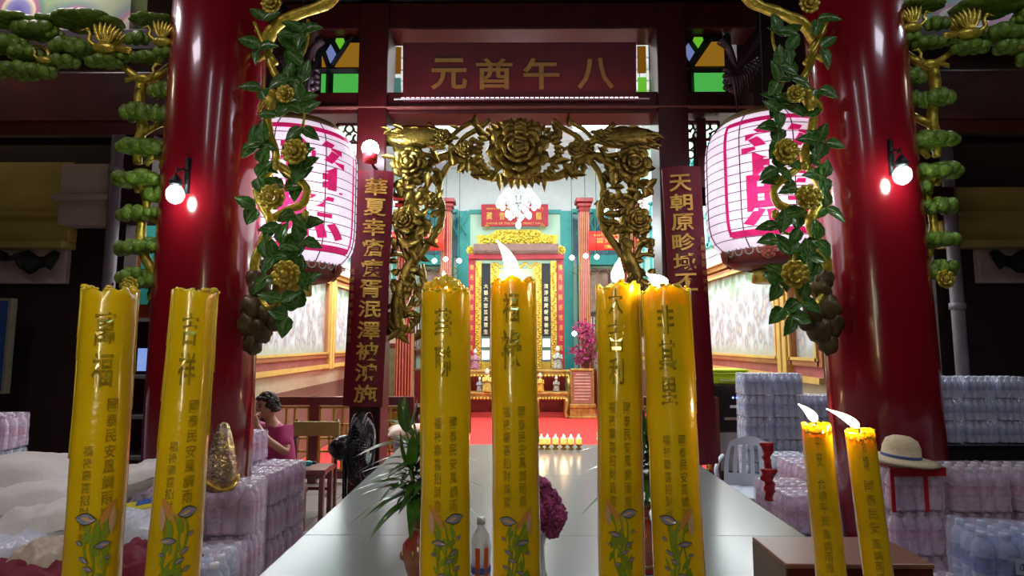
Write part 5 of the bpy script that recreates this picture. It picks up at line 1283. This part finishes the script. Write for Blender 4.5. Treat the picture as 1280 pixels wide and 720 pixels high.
# armchair with yellow back panel
def wchair(c,rz,label):
    t=thing('wooden_chair',label,'chair',c,rot=(0,0,rz))
    MB().bx(-.22,.22,-.21,.2,.42,.45).build('seat',WDRED,t,bevel=.008)
    MB().bx(-.23,.23,.19,.215,.72,.86).build('back_panel',mat('mustard_panel',(.32,.26,.06),.5),t,bevel=.006)
    for x in(-.2,.2):
        MB().tube([(x,.2,0),(x,.2,.45),(x,.225,.88)],.018,8).build('leg',WDRED,t); MB().tube([(x,-.19,0),(x,-.19,.43)],.018,8).build('leg',WDRED,t)
    MB().bx(-.2,.2,.19,.21,.2,.23).bx(-.2,-.18,-.19,.2,.2,.23).bx(.18,.2,-.19,.2,.2,.23).build('stretcher',WDRED,t)
wchair((pxx(390,5.45),5.45,0),R(0),'dark wooden chair with a mustard back panel beside the seated person')
t=thing('low_stool','dark low stool carrying the turquoise tube right of the seated person','stool',(pxx(397,4.7),4.66,0))
MB().bx(-.15,.15,-.13,.13,.60,.64).build('seat',WDRED,t,bevel=.008)
for x in(-.12,.12):
    for y in(-.1,.1): MB().bx(x-.018,x+.018,y-.018,y+.018,0,.60).build('leg',WDRED,t)
c=V((pxx(386,4.62),4.6,.665)); t=thing('turquoise_tube','turquoise tube with a dark cap lying on the low stool','bottle',c)
MB().tube([(-.09,0,0),(-.07,0,.0),(.05,0,.012),(.07,0,.014)],[.016,.022,.022,.012],12).build('tube_body',mat('turquoise_plastic',(.03,.30,.33),.3),t); MB().tube([(.07,0,.014),(.10,0,.017)],.011,10).build('cap',BLACK,t)
# cushion on a pale blue drum
c=V((pxx(518,5.3),5.3,0)); t=thing('pale_blue_drum','pale blue plastic drum stool behind the bamboo plant','stool',c)
MB().lathe([(.17,0),(.18,.02),(.17,.3),(.17,.70),(.18,.74),(.16,.76)],n=28).build('drum_body',mat('pale_blue_plastic',(.36,.42,.60),.4),t); MB().lathe([(.185,.55),(.19,.56),(.19,.6),(.185,.61)],n=28).build('rim',mat('white_rim',(.7,.7,.72),.4),t)
def pillow(name,label,c,sz,rot,m,cat='cushion',nz=.0,seed=0):
    b=MB(); n=18;vs=[];fs=[]
    for s_ in(1,-1):
        for i in range(n+1):
            for j in range(n+1):
                u=i/n*2-1;v=j/n*2-1; e=((1-u**4)*(1-v**4))**.5; p=V((u*sz[0]/2*(1-.06*(1-abs(v))),v*sz[1]/2*(1-.06*(1-abs(u))),s_*sz[2]/2*e)); 
                q=noise.noise(V((u*3,v*3,seed+s_)))*nz+noise.noise(V((u*9,v*9,seed+s_)))*nz*.4
                vs.append(p+V((0,0,s_*q*(.3+e))))
    m_=(n+1)**2
    for i in range(n):
        for j in range(n):
            a=i*(n+1)+j; fs.append((a,a+n+1,a+n+2,a+1)); fs.append((m_+a+1,m_+a+n+2,m_+a+n+1,m_+a))
    b.add(vs,fs); o=b.build(name,m,loc=(0,0,0)); o.location=c; o.rotation_euler=rot; tag(o,label,cat); return o
pillow('seat_cushion','orange and cream seat cushion lying on the pale blue drum',(c.x,c.y,.82),(.46,.40,.12),(0,R(0),.2),mat('peach_cushion',(.62,.32,.18),.7,col2=(.7,.55,.5),vs=4))
# ================================================================ RIGHT: DISPENSER, CHAIR
c=V((pxx(905,7.0),7.0,.02)); t=thing('water_dispenser','black and grey water dispenser against the right hall wall left of the tall bottle stack','dispenser',c)
MB().bx(-.21,.21,-.17,.17,.55,1.12).build('upper_body',BLKG,t,bevel=.02); MB().bx(-.21,.21,-.17,.17,.10,.55).build('grey_door',mat('grey_door',(.33,.32,.35),.35),t,bevel=.012); MB().bx(-.21,.21,-.17,.17,0,.10).build('plinth',BLACK,t)
MB().bx(-.10,.16,-.19,-.17,.70,.73).build('tap_ledge',mat('chrome2',(.6,.6,.6),.2,metal=1),t); MB().bx(-.02,.08,-.185,-.17,.84,.87).build('white_badge',mat('white_badge',(.7,.7,.7),.4),t)
b=MB()
for k in range(3): b.ell((.02+.045*k,-.175,.96),(.012 if k<2 else .022,.006,.012 if k<2 else .022),n=8,k=5)
b.build('blue_indicator',emis('blue_led',(.1,.15,1),7),t)
t=thing('lime_tub','lime green plastic tub sitting on top of the black water dispenser','tub',c+V((0,0,1.12)))
MB().bx(-.20,.20,-.14,.14,0,.11).bx(-.225,.225,-.16,.16,.11,.14).bx(-.225,.225,-.16,.16,.145,.175).build('tub_body',mat('lime_plastic',(.42,.62,.02),.4,var=.05),t,bevel=.012)
MB().bx(-.12,.12,-.175,-.14,.035,.06).build('handle_rib',mat('pale_lime',(.5,.65,.2),.4),t)
WPL=mat('white_chair_plastic',(.55,.60,.68),.35,var=.04)
c=V((pxx(930,4.72),4.72,0)); t=thing('plastic_chair','white moulded plastic chair between the table edge and the tall bottle stack','chair',c,rot=(0,0,R(-25)))
def shell():
    b=MB();n=12;vs=[];fs=[]
    for i in range(n+1):
        for j in range(n+1):
            u=i/n*2-1;v=j/n; w=.21*(1-.25*v**3); y=.19+.10*v-.05*(u*u); z=.43+.40*v*(1-.12*u*u*v); vs.append(V((u*w,y,z)))
    m_=len(vs); vs+=[p+V((0,.008,0)) for p in vs]
    for i in range(n):
        for j in range(n):
            if 2<j<10 and i%2==1 and 0<i<n-1: continue
            a=i*(n+1)+j; q=(a,a+n+1,a+n+2,a+1); fs.append(q); fs.append(tuple(reversed([k+m_ for k in q])))
    return b.add(vs,fs)
shell().build('backrest',WPL,t); MB().bx(-.21,.21,-.21,.2,.415,.435).build('seat',WPL,t,bevel=.01)
for sx in(-1,1):
    for sy in(-1,1): MB().tube([(sx*.18,sy*.17,.42),(sx*.21,sy*.22,0)],[.028,.018],8).build('leg',WPL,t)
    MB().tube([(sx*.22,-.17,.42),(sx*.24,-.16,.62),(sx*.24,0,.65),(sx*.22,.22,.66)],.017,8).build('armrest',WPL,t)
# ================================================================ LEFT: SACKS ETC
t=thing('low_supply_table','low dark table carrying the white sacks at the lower left','table',(-1.95,1.95,0))
MB().bx(-.75,.21,-.42,.48,.78,.82).build('table_top',WDRED,t,bevel=.006)
for x in(-.7,.16):
    for y in(-.36,.42): MB().bx(x-.03,x+.03,y-.03,y+.03,0,.78).build('leg',WDRED,t)
t=thing('side_bench','low dark bench between the sacks and the offering table at the lower left','bench',(-1.28,1.78,0))
MB().bx(-.42,.40,-.33,.33,.74,.78).build('bench_top',WDRED,t,bevel=.006)
for x in(-.38,.36):
    for y in(-.28,.28): MB().bx(x-.03,x+.03,y-.03,y+.03,0,.74).build('leg',WDRED,t)
SACK=mat('white_sack_cloth',(.86,.84,.80),.6,var=.06,bump=.5,bs=20); FLM2=mat('bluish_bag_plastic',(.72,.78,.88),.25,var=.1,bump=1,bs=14); CRM=mat('cream_bag_plastic',(.62,.54,.40),.4,var=.1,bump=.8,bs=14)
def sack(label,px,py,Y,sz,rot,m,seed,nz=.03,nm='rice_sack'):
    c=at(px,py,Y); return pillow(nm,label,c,sz,rot,m,'sack' if nm=='rice_sack' else 'bag',nz,seed)
sack('plump white rice sack with a tied end, topmost at the far left',25,598,2.16,(.46,.26,.17),(0,R(-2),R(-6)),SACK,1,.010)
sack('greyish white rice sack under the topmost one at the far left',30,632,2.05,(.50,.28,.16),(0,R(-10),R(4)),SACK,2,.010)
sack('pale blue plastic bag crumpled at the bottom left edge',8,690,1.85,(.30,.26,.13),(0,0,R(20)),FLM2,3,.02,'plastic_bag')
sack('white crumpled plastic bag behind the widest candle',70,655,1.95,(.30,.22,.15),(0,R(-6),R(10)),SACK,4,.02,'plastic_bag')
sack('cream knotted bag beside the foot of the widest candle',62,700,1.72,(.16,.16,.11),(0,0,R(-15)),CRM,5,.02,'plastic_bag')
sack('white plastic bag filling the gap between the two leftmost candles',172,668,1.88,(.24,.20,.13),(0,0,R(5)),FLM2,6,.02,'plastic_bag')
sack('rolled white sack end farther back between the two leftmost candles',168,598,2.30,(.26,.22,.10),(0,R(-14),R(30)),SACK,7,.012)
sack('dark red cloth bundle at the very bottom between the two leftmost candles',172,712,1.66,(.26,.22,.10),(0,0,0),mat('dark_red_cloth',(.20,.006,.03),.7),8,.03,'cloth_bundle')
sack('dark red cloth bundle below the cream knotted bag at the bottom left',25,728,1.62,(.34,.22,.08),(0,0,0),MC['dark_red_cloth'],9,.03,'cloth_bundle')
c=at(176,637,2.02); t=thing('booklet','yellow, white and blue printed booklet lying on the bags between the two leftmost candles','booklet',c,rot=(R(12),R(-6),R(24)))
MB().bx(-.09,.09,-.065,.065,-.012,0).build('pages',mat('booklet_white',(.65,.62,.58),.5),t); MB().bx(-.092,.092,-.0,.067,0,.003).build('yellow_cover',mat('booklet_yellow',(.8,.68,.02),.4),t); MB().bx(-.02,.092,.03,.067,.003,.005).build('blue_print',mat('booklet_blue',(.03,.12,.5),.4),t)
# gold foil wrapped bundle behind candle two
c=V((at(276,600,2.42).x,2.42,1.03)); 
t=thing('foil_wrapped_offering','crinkled gold foil wrapped offering on the bottle packs before the left pillar','offering',c)
b=MB(); b.lathe([(.055,0),(.065,.02),(.062,.10),(.048,.17),(.034,.23),(.02,.27),(.0,.28)],n=30,fn=lambda a,z:1+.22*noise.noise(V((cos(a)*4,sin(a)*4,z*28)))); b.build('foil_wrap',mat('gold_foil',(.75,.55,.22),.2,metal=.85,col2=(.5,.35,.3),vs=30,bump=1,bs=40),t)
b=MB(); b.tube([V((.066*cos(a),.066*sin(a),.03+.02*sin(2*a))) for a in [q*PI/10 for q in range(21)]],.008,6); b.build('gold_ribbon',GOLDL,t)
# ================================================================ SEATED PERSON
def skin_mesh(name,joints,edges,m,parent,sub=2,root=0):
    me=bpy.data.meshes.new(name); me.from_pydata([j[0] for j in joints],edges,[]); o=bpy.data.objects.new(name,me); COL.objects.link(o)
    o.modifiers.new('k','SKIN'); 
    for i,j in enumerate(joints):
        r=j[1] if isinstance(j[1],tuple) else (j[1],j[1]); me.skin_vertices[0].data[i].radius=r; me.skin_vertices[0].data[i].use_root=(i==root)
    q=o.modifiers.new('s','SUBSURF'); q.levels=sub;q.render_levels=sub
    dg=bpy.context.evaluated_depsgraph_get(); dg.update(); nm=bpy.data.meshes.new_from_object(o.evaluated_get(dg)); bpy.data.objects.remove(o)
    for p in nm.polygons: p.use_smooth=True
    nm.materials.clear(); nm.materials.append(m); r=bpy.data.objects.new(name,nm); COL.objects.link(r); r.parent=parent; return r
SKN=mat('warm_skin',(.42,.20,.12),.5,var=.06,sss=.1); SHT=mat('magenta_shirt',(.42,.03,.14),.7,var=.1); HAIR=mat('dark_hair',(.035,.015,.008),.6,bump=1,bs=60); CLO=mat('dusky_pink_cloth',(.38,.17,.17),.7,var=.2,vs=8)
pc=V((pxx(356,4.9),4.9,0)); P=thing('person','person with short curly dark hair in a magenta shirt, seated, hands at the face','person',pc,rot=(0,0,R(18)))
# local: faces -x-ish (towards the picture left) ; x right, y back, z up
J=[((0.0,.04,.50),(.13,.11)),((-.01,.03,.66),(.115,.10)),((-.04,.02,.82),(.125,.095)),((-.07,.01,.93),(.09,.075)),((-.09,0,.985),(.045,.045)),((-.105,-.01,1.03),(.05,.05)),((-.11,-.015,1.09),(.078,.07)),((-.105,-.01,1.15),(.06,.058)),
 ((.03,-.14,.90),(.048,.045)),((.06,-.24,.74),(.040,.038)),((-.07,-.32,.86),(.030,.030)),((-.15,-.30,.96),(.022,.024)),
 ((-.17,.14,.90),(.048,.045)),((-.28,.10,.74),(.040,.038)),((-.27,-.06,.85),(.030,.030)),((-.22,-.16,.96),(.022,.024)),
 ((-.02,-.10,.48),(.085,.08)),((-.22,-.26,.49),(.065,.062)),((-.24,-.24,.25),(.05,.05)),((-.24,-.24,.07),(.035,.035)),((-.32,-.29,.035),(.032,.028)),
 ((-.08,.12,.48),(.085,.08)),((-.36,.06,.49),(.065,.062)),((-.38,.06,.25),(.05,.05)),((-.38,.06,.07),(.035,.035)),((-.47,.03,.035),(.032,.028))]
E=[(0,1),(1,2),(2,3),(3,4),(4,5),(5,6),(6,7),(2,8),(8,9),(9,10),(10,11),(2,12),(12,13),(13,14),(14,15),(0,16),(16,17),(17,18),(18,19),(19,20),(0,21),(21,22),(22,23),(23,24),(24,25)]
# fingers on each hand
def hand(J,E,wi,d,up):
    w=V(J[wi][0]); d=V(d).normalized(); up=V(up).normalized(); sd=d.cross(up).normalized()
    pal=w+d*.05; J.append((tuple(pal),(.026,.016))); pi=len(J)-1; E.append((wi,pi))
    for k,(o,l) in enumerate(((-.027,.060),(-.009,.070),(.009,.066),(.027,.052))):
        a=pal+sd*o+d*.02; b=a+d*l*.5+up*.004; c=b+(d*.4-up*.8).normalized()*l*.5
        J.append((tuple(a),.0092));J.append((tuple(b),.0085));J.append((tuple(c),.0075)); n=len(J); E+= [(pi,n-3),(n-3,n-2),(n-2,n-1)]
    a=w+d*.02-sd*.028; b=a+(d*.7-sd*.5).normalized()*.035; J.append((tuple(a),.012));J.append((tuple(b),.010)); n=len(J); E+=[(wi,n-2),(n-2,n-1)]
hand(J,E,11,(-.3,.35,.75),(-1,-.3,.2)); hand(J,E,15,(.35,-.1,.8),(-1,-.3,.2))
skin_mesh('body',J,E,SKN,P)
hd=MB(); c=V((-.12,-.02,1.10)); hd.ell(c,(.082,.075,.105),n=20,k=14); fw=V((-.8,-.45,-.12)).normalized(); sdv=fw.cross(V((0,0,1))).normalized()
hd.ell(c+fw*.085+V((0,0,-.005)),(.012,.012,.02),n=8,k=6); 
for q in(-1,1): hd.ell(c+sdv*q*.078+V((0,0,-.005)),(.012,.014,.026),n=8,k=6)
hd.ell(c+fw*.06+V((0,0,-.05)),(.035,.03,.03),n=10,k=6)
hd.build('head',SKN,P)
fe=MB()
for q in(-1,1): fe.ell(c+fw*.074+sdv*q*.028+V((0,0,.012)),(.010,.010,.006),n=8,k=5); fe.tube([c+fw*.076+sdv*(q*.015)+V((0,0,.032)),c+fw*.070+sdv*(q*.045)+V((0,0,.034))],.004,5)
fe.tube([c+fw*.086-sdv*.02+V((0,0,-.048)),c+fw*.09+V((0,0,-.046)),c+fw*.086+sdv*.02+V((0,0,-.048))],.004,5)
fe.build('eyes_and_mouth',mat('dark_features',(.05,.015,.012),.5),P)
hr=MB(); rnd=random.Random(8)
for k in range(120):
    a=rnd.uniform(0,2*PI);e=rnd.uniform(-.25,1); d=V((cos(a)*math.sqrt(1-e*e),sin(a)*math.sqrt(1-e*e),e))
    if d.dot(fw)>.35 and e<.62: continue
    hr.ell(c+V((d.x*.085,d.y*.082,d.z*.108)),(.026,.026,.022),n=8,k=5,nz=.5)
hr.build('hair',HAIR,P)
SJ=[((0.0,.04,.50),(.16,.14)),((-.01,.03,.66),(.145,.13)),((-.04,.02,.82),(.15,.118)),((-.065,.01,.92),(.10,.09)),((-.08,.003,.955),(.062,.06)),((.03,-.14,.905),(.066,.062)),((.055,-.22,.78),(.060,.058)),((-.17,.14,.905),(.066,.062)),((-.26,.105,.78),(.060,.058))]
skin_mesh('shirt',SJ,[(0,1),(1,2),(2,3),(3,4),(2,5),(5,6),(2,7),(7,8)],SHT,P)
TJ=[((0.0,.04,.50),(.17,.13)),((-.03,-.10,.49),(.105,.095)),((-.22,-.26,.495),(.085,.08)),((-.24,-.24,.28),(.07,.07)),((-.24,-.24,.12),(.06,.06)),((-.09,.12,.49),(.105,.095)),((-.36,.06,.495),(.085,.08)),((-.38,.06,.28),(.07,.07)),((-.38,.06,.12),(.06,.06))]
skin_mesh('trousers',TJ,[(0,1),(1,2),(2,3),(3,4),(0,5),(5,6),(6,7),(7,8)],CLO,P)
t=thing('person_stool','plain dark stool under the seated person','stool',(pc.x,pc.y+.03,0))
MB().bx(-.18,.18,-.16,.16,.33,.37).build('seat',WDRED,t,bevel=.008)
for x in(-.15,.15):
    for y in(-.13,.13): MB().bx(x-.018,x+.018,y-.018,y+.018,0,.33).build('leg',WDRED,t)
q=pillow('lap_bag','crumpled dusky pink cloth bag on the lap of the seated person',(pc.x+.04,pc.y-.30,.60),(.30,.20,.12),(R(10),R(10),R(10)),CLO,'bag',.03,12)
# ================================================================ LIGHT
w=bpy.data.worlds.new('night'); sc.world=w; w.use_nodes=True; w.node_tree.nodes['Background'].inputs[0].default_value=(.02,.03,.05,1); w.node_tree.nodes['Background'].inputs[1].default_value=.4
# unseen cool white panels added to brighten the hall
for k,(x,y) in enumerate(((-1.6,7.2),(1.6,7.2),(-1.6,11.2),(1.6,11.2))):
    t=thing('added_ceiling_panel','added square white light panel on the hall ceiling, %s %s'%('left' if x<0 else 'right',('entrance end','altar end')[y>9]),'lamp',(x,y,6.08))
    MB().bx(-.4,.4,-.4,.4,.04,.09).build('housing',WHITE,t); MB().bx(-.36,.36,-.36,.36,.02,.04).build('diffuser',emis('panel_glow',(.9,.97,1),4),t)
    light('added_panel_light','AREA',(x,y,6.05),130,(.92,.97,1),.8)
for s in(-1,1):
    light('mural_tubes','AREA',(s*2.75,8.6,2.82),60,(.9,.97,1),.15,(0,R(-s*-35),0),sy=5.5)
    light('corridor_light','AREA',(s*4.6,6.0,4.5),45,(1,.95,.88),1.0)
light('facade_fill','AREA',(-5.2,3.0,4.5),22,(1,.85,.6),.6,(R(30),0,0))  # pair of fill lights added to brighten the facades
light('facade_fill','AREA',(5.6,3.0,4.5),9,(1,.85,.65),.6,(R(30),0,0))
light('stack_light','AREA',(3.4,3.2,4.2),16,(.75,.82,1),.3)
light('stack_light','AREA',(-3.0,3.0,4.2),9,(1,.85,.95),.3)
# area lights added above and behind the camera to fill the foreground
for s in(-1,1): light('front_fill','AREA',(s*.9,-.9,4.5),7,(.93,.93,1),.16,(R(35),0,0),sy=1.3)
light('front_fill','AREA',(-2.7,.9,4.6),24,(1,.84,.95),.7,(0,0,0))
light('front_fill','AREA',(2.8,1.0,4.6),19,(.88,.86,1),.7,(0,0,0))
# narrow lights added just behind the camera to draw streaks on wax and lacquer
light('added_streak_light','AREA',(-.42,-.45,1.95),5,(1,.90,.60),.045,(PI/2,0,R(-8)),sy=.95)
light('added_streak_light','AREA',(-.05,-.45,2.05),.9,(.5,1,.75),.045,(PI/2,0,0),sy=.28)
sc.view_settings.view_transform='Standard'; sc.view_settings.look='None'; sc.view_settings.gamma=1; sc.view_settings.use_curve_mapping=False
sc.view_settings.exposure=.15
sc.cycles.transparent_max_bounces=14; sc.cycles.sample_clamp_indirect=6
